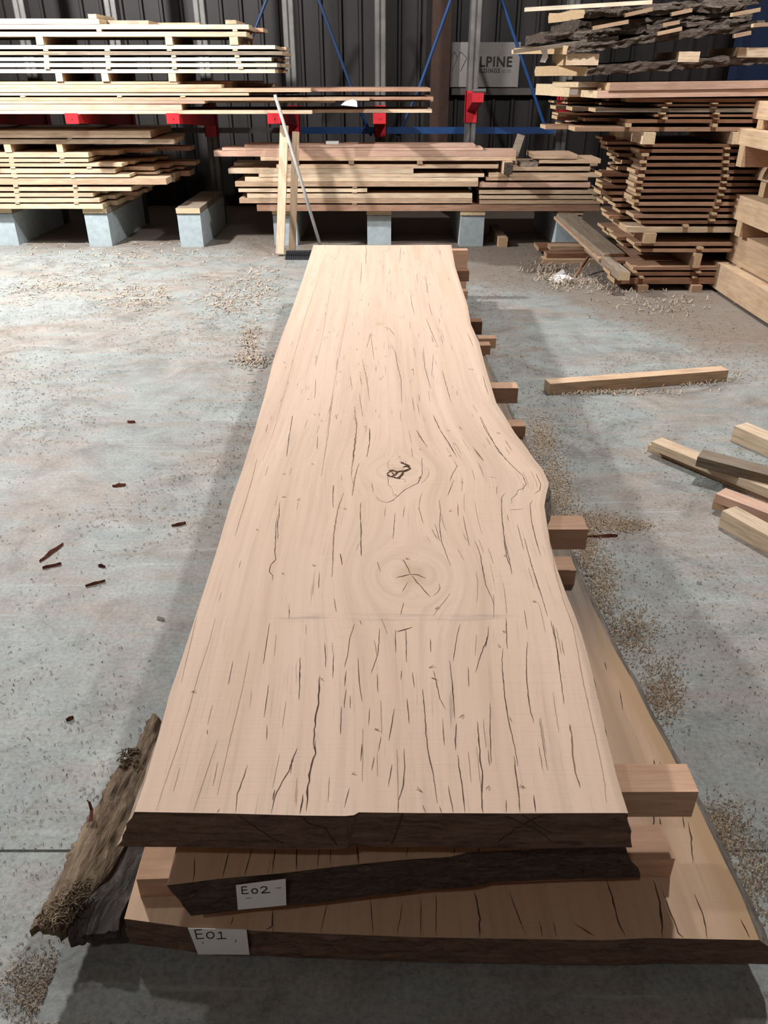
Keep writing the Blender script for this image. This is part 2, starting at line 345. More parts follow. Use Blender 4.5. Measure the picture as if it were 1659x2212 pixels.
# beams and diagonal braces
def yz(px, py): p = ony(px, py, PY); return (p.x, .12, p.z)
def bar_part(name, p, q, wd, hg, mat, dy=.12):
    mb = MB(); a = yz(*p); b = yz(*q); mb.bar((a[0], dy, a[2]), (b[0], dy, b[2]), hg, wd, side=(0, 0, 1)); return mb.build(name, mat, rack)
b = bar_part('beam', (645, 283), (1212, 283), .03, .075, M['bluepaint']); b['label'] = 'blue painted horizontal beam'
bar_part('beam', (-60, 283), (645, 283), .03, .06, M['steel'])
for p, q, mt in (((676, -30), (775, 235), 'darkblue'), ((975, 0), (905, 195), 'bluepaint'), ((905, 195), (858, 300), 'darkblue'), ((1082, -20), (1185, 283), 'bluepaint'), ((775, 235), (802, 295), 'bluepaint'), ((578, -20), (520, 130), 'darkblue'), ((985, -60), (975, 0), 'bluepaint')):
    mb = MB(); a = yz(*p); b = yz(*q); mb.tube([(a[0], .16, a[2]), (b[0], .16, b[2])], .020, 8); mb.build('brace', M[mt], rack)
# pipe stub resting on the empty arm
p = ony(1040, 201, 9.86); mb = MB(); mb.tube([(p.x-.10, 9.86, p.z+.022), (p.x+.03, 9.86, p.z+.022)], .022, 12); mb.tube([(p.x+.03, 9.86, p.z+.022), (p.x+.045, 9.86, p.z+.022)], .026, 12)
tag(mb.build('pipe_stub', M['steel'], smooth=False), 'short grey metal pipe lying across the empty red rack arm', 'pipe')
# dark block stuck on arm by the loose paper
# ---------------------------------------------------------------- concrete footings with timber caps
def footing(px0, px1, ytop, ymid, ybot, label, Yf=None):
    f = onz(px0, ybot).y if Yf is None else Yf
    a = ony((px0+px1)/2, ymid, f); t = ony((px0+px1)/2, ytop, f).z
    x0 = ony(px0, ymid, f).x; x1 = ony(px1, ymid, f).x
    e = tag(empty('concrete_footing', ((x0+x1)/2, f, 0)), label, 'footing')
    w2 = (x1-x0)/2; mb = MB(); n = 6; L = 1.4; zt = a.z
    c = .012
    mb.hexa([(-w2, 0, 0), (w2, 0, 0), (w2, L, 0), (-w2, L, 0), (-w2, 0, zt-c), (w2, 0, zt-c), (w2, L, zt-c), (-w2, L, zt-c)])
    mb.hexa([(-w2, 0, zt-c), (w2, 0, zt-c), (w2, L, zt-c), (-w2, L, zt-c), (-w2+c, c, zt), (w2-c, c, zt), (w2-c, L-c, zt), (-w2+c, L-c, zt)])
    mb.build('block', M['block'], e)
    o = beam_obj('cap_board', -w2-.004, w2+.004, -.012, L*.97, zt+.0005, t, M['grey'], M['endpale'], axis='Y', parent=e); o.location = (0, L*.48, zt+.0005)
    return f, t
F0 = footing(-40, 26, 450, 460, 530, 'pale concrete footing at the left edge of the picture')
F1 = footing(181, 231, 450, 461, 532, 'pale concrete footing under the right end of the lower left stack')
F2 = footing(382, 432, 449, 461, 534, 'bare concrete footing with an empty timber cap, left of the two leaning planks')
F3 = footing(589, 640, 453, 463, 530, 'concrete footing partly hidden behind the two leaning planks')
F4 = footing(793, 845, 453, 464, 529, 'concrete footing directly beyond the far end of the big slab')
F5 = footing(995, 1047, 453, 465, 532, 'concrete footing right of the far end of the big slab')
F6 = footing(1205, 1258, 453, 464, 532, 'concrete footing behind the sloping pair of planks on the right')
# ---------------------------------------------------------------- board piles
def pile(desc, grp, Yf, depth, rows, cols, nback=3, xleft=None, xright=None, ybase=None, species='board', stw=.05, backside='R', endm='endpale', proud=.004, stmat='sticker', mingap=0.0):
    """rows bottom->top: dict(x0,x1,y0(top px),y1(bottom px),m, back=[right/left end px...])"""
    lv = []
    for r in rows:
        mid = (r['y0']+r['y1'])/2; z1 = ony(829, r['y0'], Yf).z; z0 = ony(829, r['y1'], Yf).z
        x0 = ony(r['x0'], mid, Yf).x if r['x0'] is not None else xleft
        x1 = ony(r['x1'], mid, Yf).x if r['x1'] is not None else xright
        lv.append([x0, x1, z0, z1, r])
    if ybase is not None: lv[0][2] = ybase
    for i in range(1, len(lv)):
        if lv[i][2]-lv[i-1][3] < .009:
            lv[i][2] = lv[i-1][3]
            if mingap and lv[i-1][3]-lv[i-1][2] > mingap+.018: lv[i-1][3] -= mingap
    n = len(lv)
    for i, (x0, x1, z0, z1, r) in enumerate(lv):
        fw = r.get('w', depth/(nback+1)-.006); yj = r.get('dy', R_.uniform(-.006, .006)); mt = M[r['m']]
        o = beam_obj(r.get('name', species), x0, x1, Yf+yj, Yf+yj+fw-.01, z0+.0006, z1-.0006, mt, M[endm], skew=r.get('skew', 0))
        tag(o, r.get('label') or f"front board, {o_up(i)} layer, {desc}", 'board')
        bk = r.get('back'); nb = nback if bk is None else len(bk)
        for k in range(nb):
            yb = Yf+fw+.004+(depth-fw)*k/max(nb, 1); wb = (depth-fw)/max(nb, 1)-.012
            h = min(z1, z0+(z1-z0)*R_.uniform(.9, 1.0)); xa, xb = x0, x1; bmt = 'red' if (backside == 'R' and k > 0 and R_.random() < .75) else r.get('bm', r['m'])  # most rear boards take darker red timber, painting in the shade behind the front row
            ymp = None
            if bk is not None:
                e = ony(bk[k], (r['y0']+r['y1'])/2, yb)
                if backside == 'R': xb = e.x
                else: xa = e.x
            else:
                d = R_.uniform(-.25, .12)
                if backside == 'R': xb = x1+d
                else: xa = x0-d
                if backside == 'B': xa = x0-R_.uniform(-.2, .1)
            if xleft is not None and backside == 'R': xa = xleft
            o = beam_obj(species, xa, xb, yb, yb+wb, z0+.0006, h-.0006, M[bmt], M[endm])
            tag(o, f"board {('second', 'third', 'fourth')[k]} in from the front, {o_up(i)} layer, {desc}", 'board', grp)
    for ci, (pxs, wd) in enumerate(cols):
        for gi, px in enumerate(pxs):
            if px is None or gi+1 >= n: continue
            za, zb = lv[gi][3], lv[gi+1][2]
            if zb-za < .009: continue
            x = ony(px, (lv[gi][4]['y0']+lv[gi+1][4]['y1'])/2, Yf).x
            if x < max(min(lv[gi][0], lv[gi+1][0]), max(lv[gi][0], lv[gi+1][0])-.02) or x > min(lv[gi][1], lv[gi+1][1])+.03: continue
            ww = wd*R_.uniform(.9, 1.1)*(1.5 if zb-za > .06 else 1); pr = proud+R_.uniform(0, proud)
            o = beam_obj('spacer', x-ww/2, x+ww/2, Yf-pr, Yf+depth-.05, za+.0006, zb-.0006, M[stmat], M[endm], axis='Y')
            tag(o, f"{'thick' if zb-za > .06 else 'thin'} spacer, {o_up(gi)} gap, {CO[ci]} column, {desc}", 'spacer')
    return lv
def r(x0, x1, y0, y1, m, **k): d = dict(x0=x0, x1=x1, y0=y0, y1=y1, m=m); d.update(k); return d
# lower left stack, on the footings
XL = -5.6
LYF = 8.93
pile('lower left stack', 'lower left stack boards', LYF, 1.05, [
    r(None, 222, 440, 450, 'pale', back=[255, 290]), r(None, 215, 428, 437, 'pale', back=[250, 300, 320]), r(None, 201, 417, 425, 'pale', back=[232, 297, 330]),
    r(None, 283, 404, 413, 'pale', back=[300, 345, 380]), r(None, 359, 385, 399, 'fir', back=[362, 380, 412]), r(None, 280, 374, 383, 'pale', back=[340, 368, 398]),
    r(None, 248, 364, 373, 'pale', back=[334, 365, 424]), r(None, 263, 350, 360, 'fir', back=[290, 330, 360]), r(None, 190, 340, 348, 'pale', back=[210, 240, 255]),
    r(None, 191, 329, 338, 'pale', back=[255, 330, 412]), r(None, 375, 298, 311, 'pale', back=[380, 384]), r(None, 325, 282, 297.5, 'pale', back=[333])],
    [([38, 38, 36, 34, 33, 30, 28, 25, 24, 17, 150], .05), ([165, 165, 163, 162, 158, 156, 193, 135, 134, 129, None], .045)], xleft=XL, ybase=F1[1]+.001, mingap=.011)
# upper left stack, on the red arms
UYF = 8.72; UB = ARM_Z+.001
pile('upper left stack', 'upper left stack boards', UYF, 1.0, [
    r(None, 674, 238, 249, 'pale', back=[933]), r(None, 392, 224, 237.5, 'pink', back=[]), r(None, 442, 217.5, 224, 'pink', back=[724, 936], bm='fir'), r(None, 798, 210, 217, 'fir', back=[936, 930], bm='red'),
    r(None, 537, 199, 206.5, 'pale', back=[600, 640]), r(None, 671, 190, 198.7, 'fir', back=[930], bm='red'), r(None, 478, 182, 188, 'fir', back=[500, 590], bm='red'), r(None, 383, 176, 181, 'fir', back=[500, 560], bm='red'),
    r(None, 594, 149, 158, 'cream', back=[600, 614], bm='grey'), r(None, 598, 136, 145, 'cream', back=[610, 620], bm='grey'), r(None, 586, 124, 132, 'cream', back=[600, 617], bm='grey'),
    r(None, 609, 110, 119, 'grey', back=[612, 622]), r(None, 594, 97, 106, 'cream', back=[600, 618], bm='grey'), r(None, 532, 68, 79, 'pale', back=[534, 536]), r(None, 537, 52, 63, 'pale', back=[540, 568], bm='red'), r(None, 214, 40, 50, 'pale', back=[320, 430], bm='grey')],
    [([None, None, None, 49, None, None, None, 128, 102, 101, 100, 99, 86, 214, 210], .045), ([None, None, None, 258, None, None, None, 227, 234, 234, 232, 232, None, None, None], .045),
     ([None, None, None, 395, None, None, None, 372, 377, 376, 375, 366, 365, None, None], .045), ([None, None, None, None, None, None, None, 521, 520, 515, 512, 508, 505, 508, None], .05)], xleft=XL, ybase=UB)
for i, (x0, x1, y0, y1, lb) in enumerate(((196, 212, 29.5, 39.5, 'small pale spacer stub on top of the upper left stack, near its middle'), (490, 512, 42.5, 51.6, 'small pale spacer stub on top of the upper left stack, near its right end'))):
    a = ony(x0, y1, UYF+.1); b = ony(x1, y0, UYF+.1); o = beam_obj('spacer', a.x, b.x, UYF+.03, UYF+.6, ony(829, y1, UYF).z+.001, ony(829, y0, UYF).z, M['fir'], M['endpale'], bow=0); tag(o, lb, 'spacer')
# middle stack: long boards, left group
MYF = 8.95
pile('middle low stack', 'middle low stack boards', MYF, 1.0, [
    r(555, 1295, 442, 452, 'red', back=None), r(517, 1020, 428, 439, 'fir', back=None), r(534, 1020, 418, 427, 'pale', back=None), r(515, 793, 407, 415, 'pale', back=None),
    r(508, 1033, 392, 403, 'fir', back=None), r(529, 1033, 382.5, 391, 'pale', back=None), r(559, 1046, 375, 382, 'pale', back=None), r(493, 893, 364, 375, 'pale', back=None),
    r(597, 1076, 355, 363.6, 'fir', back=None), r(563, 1114, 338, 347, 'fir', back=[]), r(462, 1115, 325, 337, 'pink', back=[]), r(480, 1043, 318.5, 324.6, 'pink', back=[]), r(528, 1027, 312, 318, 'pink', back=[])],
    [([766, 766, 766, 766, 765, None, None, None, None], .05), ([1027, 1027, 1026, None, None, None, None, None, None], .045), ([None]*8+[759, None, None], .055), ([None]*8+[907, None, None], .055), ([None]*8+[640, None, None], .055)],
    nback=2, backside='B', ybase=F4[1]+.001, endm='endbrown')
# middle stack, right group
lv = pile('right group of middle stack', 'right group boards', MYF+.01, .95, [
    r(1036, 1297, 432, 440, 'fir'), r(1036, 1300, 422, 430, 'pale'), r(1035, 1300, 411, 419, 'pale'), r(1036, 1275, 394, 405, 'pink', back=[]),
    r(1050, 1270, 383, 390, 'fir', back=[]), r(1056, 1298, 373, 382.6, 'fir'), r(1108, 1275, 360, 369, 'fir', back=[1290]), r(1165, 1298, 343, 353, 'fir', back=[]), r(1152, 1247, 333, 341, 'fir', back=[])],
    [([1286, 1286, 1284, 1280], .055)], nback=1, ybase=ony(829, 441, MYF).z+.0005, endm='endbrown')
o = beam_obj('short_offcut', ony(1125, 347, 8.96).x, ony(1163, 347, 8.96).x, 8.97, 9.2, lv[6][3]+.0005, lv[6][3]+.045, M['grey'], M['endbrown']); tag(o, 'grey short offcut on the right group of boards, left of the topmost ones', 'board')
# bark-ended square bearer poking out of the middle stack
a = ony(1087, 371, 8.82); b = ony(1106, 350, 8.82)
o = beam_obj('square_bearer', a.x+.002, b.x+.012, 8.80, 9.2, lv[5][3]+.0008, ony(829, 347.3, MYF).z, M['fir'], M['bark'], axis='Y', bow=0); tag(o, 'square bearer with a dark bark-covered end, right end of the middle stack', 'spacer')
# tilted lath leaning behind the middle stack
p0 = ony(1113, 327, 9.05); p1 = ony(1127, 298, 9.35)
mb = MB(); mb.bar((p0.x, 9.12, p0.z-.06), (p1.x, 9.42, p1.z+.02), .085, .022, side=(1, .2, 0)); tag(mb.build('leaning_lath', M['grey']), 'grey short lath tilted up behind the right end of the middle stack', 'board')
# square bearer with dark bark end
# ---------------------------------------------------------------- leaning planks and broom
def leaning(px0, px1, ytop, pb0, pb1, ybot, Yb, label, mat, th=.045):
    b0 = onz(pb0, ybot); b1 = onz(pb1, ybot); t0 = ony(px0, ytop, Yb); t1 = ony(px1, ytop, Yb); wd = (b1.x-b0.x)
    a = Vector(((b0.x+b1.x)/2, b0.y, 0)); c = Vector(((t0.x+t1.x)/2, Yb, t0.z)); L = (c-a).length
    d = (c-a).normalized(); sd = Vector((1, 0, 0)); sd = (sd-d*sd.dot(d)).normalized(); nn = d.cross(sd)
    vs = []
    for i in range(5):
        t = i/4*L
        for u, v in ((-wd/2, -th/2), (wd/2, -th/2), (wd/2, th/2), (-wd/2, th/2)): vs.append((t, u+R_.uniform(-.001, .001), v))
    fs = [(i*4+j, i*4+(j+1) % 4, (i+1)*4+(j+1) % 4, (i+1)*4+j) for i in range(4) for j in range(4)]+[(3, 2, 1, 0), (16, 17, 18, 19)]
    o = mesh_obj('leaning_plank', vs, fs, [M[mat], M['end']], [0]*16+[1, 1])
    m = Matrix((d, sd, nn)).transposed().to_4x4(); m.translation = a+Vector((0, 0, .022)); o.matrix_world = m
    return tag(o, label, 'plank')
leaning(604, 625, 277, 597, 614, 553, 8.75, 'taller left one of two pale planks leaning on the middle stack', 'pale', .05)
leaning(631, 648, 290, 624, 638, 547, 8.80, 'shorter right one of two pale planks leaning on the middle stack', 'pale', .05)
bt = ony(594, 205, 8.58); bh = onz(696, 549, .05)
broom = tag(empty('broom', (bh.x, bh.y, 0)), 'grey handled broom with black bristles leaning against the rack', 'broom')
mb = MB(); d = (bt-bh); mb.tube([(0, 0, .075), d*.5+Vector((.012, 0, .03)), Vector((d.x, d.y, d.z+.05))], .0165, 12); mb.build('handle', M['broom'], broom, smooth=True)
mb = MB(); e0 = onz(620, 558).x-bh.x
mb.box(e0, -e0, -.035, .035, .05, .082); mb.build('head', M['bristle'], broom)
mb = MB()
for i in range(34):
    x = e0+(-2*e0)*i/33
    for j in (-1, 0, 1):
        mb.hexa([(x-.012, j*.034-.014, .001), (x+.012, j*.034-.014, .001), (x+.012, j*.034+.014, .001), (x-.012, j*.034+.014, .001), (x-.006, j*.022-.006, .055), (x+.006, j*.022-.006, .055), (x+.006, j*.022+.006, .055), (x-.006, j*.022+.006, .055)])
tag(mb.build('bristles', M['bristle'], broom), kind='stuff')
# ---------------------------------------------------------------- loose papers in the racks
def sheet(name, pts, mat, label, lift=.002, parent=None):
    n = len(pts); c = sum((Vector(p) for p in pts), Vector())/n
    nn = (Vector(pts[1])-Vector(pts[0])).cross(Vector(pts[2])-Vector(pts[0])).normalized()*.0006
    vs = [Vector(p)-c+nn for p in pts]+[Vector(p)-c-nn for p in pts]
    fs = [tuple(range(n)), tuple(range(2*n-1, n-1, -1))]+[(i, n+i, n+(i+1) % n, (i+1) % n) for i in range(n)]
    o = mesh_obj(name, vs, fs, mat, loc=c, parent=parent)
    return tag(o, label, 'paper') if label else o
sheet('paper', [ony(736, 227, 8.69), ony(772, 231, 8.70), ony(771, 219, 8.70), ony(762, 214, 8.70), ony(745, 219, 8.69)], M['paper'], 'crumpled white paper on the boards of the upper rack level')
a = ony(704, 312, 8.93); tp = .003
# ---------------------------------------------------------------- right hand stack
RYF = 6.95; XR = 4.7
rows = []
def rr(x0, yc, hh=4.2, m='brown', back=None, **k): return r(x0+R_.uniform(-9, 9), None, yc-hh, yc+hh, m, back=back or [R_.uniform(1296, 1345) for _ in range(3)], **k)
rows = [rr(1327, 604, 4.2, 'brown', [1322, 1328, 1305]), rr(1325, 591.5, 4.2, 'brown', [1320, 1330, 1310]), rr(1370, 579.6, 3.8, 'umber', [1325, 1310, 1306]),
        rr(1392, 541, 4, 'umber', [1345, 1340, 1310]), rr(1370, 527.5, 3.8, 'umber', [1330, 1322, 1300]), rr(1345, 496, 6.2, 'pale', [1340, 1322, 1310]),
        rr(1380, 480, 3.8, 'brown'), rr(1377, 467, 4, 'umber'), rr(1374, 453.5, 3.8, 'brown'), rr(1368, 440.5, 4.2, 'umber'), rr(1368, 426, 4, 'brown'), rr(1370, 412, 4, 'brown'), rr(1372, 399, 4, 'brown'),
        rr(1374, 385.5, 4, 'brown'), rr(1378, 371, 4.2, 'brown'), rr(1380, 356, 4.2, 'brown'), rr(1384, 341, 4.2, 'brown'), rr(1386, 326, 4, 'brown'), rr(1388, 314.5, 3.4, 'brown'),
        ]
pile('tall right stack', 'tall right stack boards', RYF, 1.05, rows,
     [([1384, 1368, 1355, None, 1405, None]+[1362, 1362, 1366, 1372, 1376, 1380, 1380, 1384, 1388, 1388, 1392, 1382]+[1402], .042),
      ([1500, 1505, 1502, 1510, 1395, 1480]+[1535, 1538, 1545, 1550, 1555, 1558, 1562, 1564, 1565, 1566, 1567, 1568]+[1570], .042)], xright=XR, backside='L', ybase=.062, endm='end', proud=.03, stmat='sticker')
rows = [rr(1245, 279, 5, 'umber', [1178, 1210, 1232]), rr(1352, 261.5, 4.4, 'brown', [1262, 1203, 1235]), rr(1420, 249.5, 3, 'brown', [1205, 1300, 1262]), rr(1284, 238, 4.6, 'grey', [1236, 1200, 1215]), rr(1425, 227, 2.8, 'umber', [1300, 1225, 1196]), rr(1350, 216.5, 4.5, 'brown', [1315, 1226, 1278], )]
zt19 = ony(829, 311, RYF).z
# two heavy bearers that carry the upper bundle
for px, n_ in ((1398, 'left'), (1590, 'right')):
    x = ony(px, 300, RYF).x; o = beam_obj('heavy_bearer', x-.05, x+.05, RYF-.05, RYF+1.0, ony(829, 311, RYF).z+.0008, ony(829, 284.5, RYF).z-.0008, M['pale'], M['endpale'], axis='Y')
    tag(o, f'thick pale {n_} bearer between the two bundles of the tall right stack', 'spacer')
top = pile('upper bundle, tall right stack', 'upper right bundle boards', RYF, 1.05, rows,
     [([1356, 1432, 1428, 1434, 1442], .042), ([1540, 1545, 1545, 1540, 1540], .042)], xright=XR, backside='L', ybase=ony(829, 284, RYF).z, endm='end', proud=.03)
for px in (1384, 1500):
    x = ony(px, 625, RYF).x; o = beam_obj('floor_bearer', x-.045, x+.045, RYF-.06, RYF+1.02, .0005, .0612, M['umber'], M['endbrown'], axis='Y')
    tag(o, f'thick floor bearer under the tall right stack, {"near its left corner" if px < 1400 else "near the big beams"}', 'spacer')
# pink planed boards on top, then bark slabs
zt = top[5][3]
o = beam_obj('planed_board', ony(1289, 200, RYF-.03).x, XR, RYF-.05, RYF+.30, zt+.001, zt+.052, M['pink'], M['endpale'], skew=-.05, dz=.035); tag(o, 'lower pink planed board at the front of the tall right stack', 'board')
o = beam_obj('planed_board', ony(1316, 178, RYF-.03).x, XR, RYF-.06, RYF+.25, zt+.053, zt+.108, M['pink'], M['end'], skew=-.02, dz=.04); tag(o, 'upper pink planed board at the front of the tall right stack', 'board')
o = beam_obj('planed_board', ony(1226, 200, RYF+.4).x, XR, RYF+.33, RYF+.62, zt+.001, zt+.070, M['fir'], M['endpale'], skew=-.1); tag(o, 'pale planed board behind the pink boards, with a white tag on its end', 'board')
tagx = ony(1226, 200, RYF+.3).x
o = beam_obj('planed_board', ony(1195, 187, RYF+.7).x, XR, RYF+.64, RYF+.98, zt+.001, zt+.090, M['cream'], M['endpale'], skew=-.1); tag(o, 'cream planed board at the back of the tall right stack', 'board')
o = beam_obj('planed_board', ony(1248, 180, RYF+.3).x, XR, RYF+.27, RYF+.60, zt+.071, zt+.112, M['cream'], M['endpale'], skew=-.15, dz=.02); tag(o, 'cream planed board beside the upper pink board', 'board')
for (x0, x1, y0, y1, Yp, lb) in ((1221, 1237, 172, 185, RYF+.60, 'white tag on the cream board end at the back of the tall right stack'), (1229, 1247, 193, 204.5, RYF+.24, 'white tag on the board end just below the pink boards')):
    sheet('end_tag', [ony(x0, y1, Yp), ony(x1, y1, Yp), ony(x1+2, y0, Yp), ony(x0+2, y0, Yp)], M['paper'], lb)
def bark_slab(px0, px1, y0, y1, Y, depth, label, skew=-.3, dz=0., end='end', seed=0, amp=.014, nx=60):
    mid = (y0+y1)/2; x0 = ony(px0, mid, Y).x; x1 = ony(px1, mid, Y).x; z1 = ony(829, y0, Y).z; z0 = ony(829, y1, Y).z; L = x1-x0; H = z1-z0; ny = 7
    ring = [(0, 0), (0, .33), (-.02, .66), (0, 1), (.35, 1.04), (.7, 1.0), (1, .95), (1.02, .5), (1, 0), (.5, -.02)]; vs = []; fs = []; fm = []
    for i in range(nx+1):
        t = i/nx
        for j, (a, b) in enumerate(ring):
            p = Vector((t*L*9+seed, j*1.7, seed*2.1)); nz = noise.noise(p)*amp*1.5+noise.noise(p*3.1)*amp
            s_ = skew*(a) * max(0, 1-t*3)
            vs.append((t*L+s_, a*depth+(nz if i else 0)*(1 if j < 4 else .5), b*H+dz*t+nz*.7))
    n = len(ring)
    for i in range(nx):
        for j in range(n): fs.append((i*n+j, (i+1)*n+j, (i+1)*n+(j+1) % n, i*n+(j+1) % n)); fm.append(0)
    fs.append(tuple(range(n))[::-1]); fs.append(tuple(nx*n+k for k in range(n))); fm += [1, 1]
    o = mesh_obj('bark_slab', vs, fs, [M['bark'], M[end]], fm, loc=(x0, Y, z0))
    bm = bmesh.new(); bm.from_mesh(o.data); bmesh.ops.recalc_face_normals(bm, faces=bm.faces); bm.to_mesh(o.data); bm.free()
    return tag(o, label, 'slab')
def yb(px, py, Y): return ony(px, py, Y)
SYF = RYF+.03
bark_slab(1268, 1740, 142, 163, SYF, .62, 'lowest bark-edged slab of the top bundle, on the pink boards', -.30, .10, 'end', 1)
def lath(px0, py0, px1, py1, Y, wd, th, label, m='grey', Y1=None, name='lath'):
    a = ony(px0, py0, Y); b = ony(px1, py1, Y1 or Y); c = (a+b)/2; L = (b-a).length; d = (b-a).normalized()
    sd = Vector((0, 1, 0)); sd = (sd-d*sd.dot(d)).normalized(); up = d.cross(sd)
    vs = [(s*L/2, u*wd/2, v*th/2) for s in (-1, -.33, .33, 1) for u, v in ((-1, -1), (1, -1), (1, 1), (-1, 1))]
    fs = [(i*4+j, i*4+(j+1) % 4, (i+1)*4+(j+1) % 4, (i+1)*4+j)[::-1] for i in range(3) for j in range(4)]+[(0, 1, 2, 3), (15, 14, 13, 12)]
    o = mesh_obj(name, vs, fs, [M[m], M['endpale']], [0]*12+[1, 1]); mt = Matrix((d, sd, up)).transposed().to_4x4(); mt.translation = c; o.matrix_world = mt
    return tag(o, label, 'spacer' if 'spacer' in name or 'bearer' in name else 'lath')
for x0, x1, y0, y1, dyy, lb in ((1223, 1295, 115, 141, 0, 'pale thick block at the left under the tagged bark slab'), (1464, 1513, 111, 134, 0, 'pale thick block in the middle under the tagged bark slab'), (1592, 1680, 102, 124, 0, 'pale thick block at the right under the tagged bark slab')):
    a = ony(x0, y1, SYF-.02); b = ony(x1, y0, SYF-.02); o = beam_obj('bearer_block', a.x, b.x, SYF-.02, SYF+.6, a.z, b.z, M['pale'], M['end'], bow=0); tag(o, lb, 'spacer')
bark_slab(1225, 1640, 98, 114.5, SYF-.04, .62, 'bark-edged slab with a white tag on its end, in the top bundle', -.32, .16, 'end', 5, .016)
sheet('end_tag', [ony(1166, 134, SYF+.06), ony(1178, 135, SYF+.06), ony(1184, 124, SYF+.06), ony(1182, 106, SYF+.06), ony(1167, 107, SYF+.06), ony(1172, 118, SYF+.06)], M['paper'], 'curled white tag on the end of the bark-edged slab')
lath(1107, 112, 1333, 82, SYF+.05, .09, .028, 'long grey lath poking out left above the tagged slab', 'grey')
bark_slab(1176, 1600, 71, 91, SYF+.02, .6, 'second bark-edged slab from the top of the bundle', -.05, .10, 'bark', 9, .022)
bark_slab(1250, 1620, 45, 67, SYF+.05, .6, 'dark shaggy bark-edged slab near the top of the bundle', -.1, .06, 'bark', 13, .022)
bark_slab(1262, 1610, 20, 40, SYF+.02, .6, 'topmost bark-edged slab with a pale sawn end', -.16, .05, 'end', 17, .018)
bark_slab(1420, 1640, 8, 20, SYF+.06, .5, 'short dark bark slab on top of the bundle', -.1, .04, 'bark', 21, .02)
for i, a_ in enumerate(((1134, 21, 1407, 5), (1350, 33, 1408, 20), (1280, 61, 1356, 47), (1450, 31, 1493, 22), (1432, 54, 1466, 48), (1420, 73, 1471, 62), (1580, 32, 1640, 21), (1585, 78, 1620, 71), (1625, 55, 1700, 50))):
    nm = ['long pale lath on the very top of the bark slab bundle', 'short pale spacer under the right end of the top lath', 'pale spacer below the topmost bark slab, left of centre', 'pale spacer high up in the bark bundle, right of the top lath', 'small pale spacer in the middle of the bark bundle', 'pale spacer just above the tagged slab, in the middle', 'pale spacer at the upper right of the bark bundle', 'small spacer at the lower right of the bark bundle', 'thin spacer poking out at the far right of the bark bundle'][i]
    lath(*a_, SYF-.05-.004*i, .05, .026, nm, 'sticker' if i else 'cream')
# ---------------------------------------------------------------- big beams on the right, running towards the camera
BT = [((1543, 562), (1532, 621), 'lowest', 0), ((1583, 497), (1565, 559), 'second', 1), ((1583.5, 415), (1575, 466), 'third', 2), ((1629, 352), (1614, 384), 'fourth', 3), ((1584, 274), (1578, 308), 'fifth', 4), ((1623, 216), (1617, 254), 'topmost', 5)]
BY = 7.07; prev = 0
for (tx, ty), (bx, by), nm, i in BT:
    zb = ony(bx, by, BY).z; z_t = ony(tx, ty, BY).z; x0 = ony(tx, ty, BY).x-.01
    if i == 0: zb = max(zb, .03)
    for k in range(3 if i != 3 else 2):
        y1 = BY+(0 if k == 0 else R_.uniform(-.1, .1)); o = beam_obj('big_beam', x0+k*.33, x0+k*.33+.30, 3.9, y1, zb, z_t, M['beam'], M['end'], axis='Y', bow=.01, jit=.003)
        tag(o, f'{nm} thick beam at the face of the stack on the right edge' if k == 0 else f'thick beam hidden deeper in layer {nm} of the right edge stack', 'beam', None if k == 0 else f'inner beams of layer {nm}')
    if i == 3: o['label'] = o['label']
    if i > 0:
        for q, yy in enumerate((6.78, 5.55, 4.3)):
            o = beam_obj('beam_spacer', x0-.005 if i != 1 else x0+.0, x0+.95, yy-.05, yy+.05, prev+.001, zb-.001, M['bearer'], M['end']); tag(o, f'block under the {nm} big beam, {("far", "middle", "near")[q]} one of three', 'spacer')
    else:
        for q, yy in enumerate((6.6, 5.4, 4.2)):
            o = beam_obj('beam_spacer', x0+.06, x0+.9, yy-.05, yy+.05, .0005, zb-.001, M['brown'], M['end']); tag(o, f'floor block under the lowest big beam, {("far", "middle", "near")[q]} one of three', 'spacer')
    prev = z_t
# round-backed slab end with bark, wedged in the beam stack
c0 = ony(1648, 408, 6.6); mb = MB(); n = 9; Lg = 2.4; rg = [(-.155, 0), (.20, 0), (.22, .06), (.15, .14), (.04, .185), (-.05, .18), (-.11, .13), (-.145, .06)]
for yy in (0, -.8, -1.6, -2.4): mb.v += [(x+noise.noise(Vector((x*9, yy, 1)))*.01, yy, z) for x, z in rg]
n = len(rg)
for i in range(3):
    for j in range(n): mb.f.append((i*n+j, i*n+(j+1) % n, (i+1)*n+(j+1) % n, (i+1)*n+j)); mb.m.append(0 if 1 <= j <= 4 else 1)
mb.f += [tuple(range(n)), tuple(range(4*n-1, 3*n-1, -1))]; mb.m += [1, 1]
zl = [o for o in bpy.data.objects if o.get('label', '').startswith('fourth thick beam')][0]
x4 = ony(1614, 384, BY).x
o = mb.build('waney_log_slab', [M['bark'], M['beam']], loc=(x4+.17, 7.06, ony(1614, 384, BY).z+.004)); tag(o, 'round-backed log slab with bark in the right edge stack, under the long overhanging beam', 'log')
for q in [q for q in bpy.data.objects if 'layer fourth' in q.get('label', '') or q.get('label', '').startswith('fourth thick beam')]: bpy.data.objects.remove(q)
# dark blue sheet standing behind the bark slabs
a = ony(1602, 60, 9.3); mb = MB(); mb.box(a.x, a.x+1.1, 9.3, 9.34, 0, 3.9); mb.box(a.x-.02, a.x+.03, 9.27, 9.37, 0, 3.95); tag(mb.build('blue_panel', plain('deep_blue_panel', (.004, .012, .035), .6, 0, .3, .1)), 'dark blue panel standing behind the right end of the bark slab bundle', 'panel')
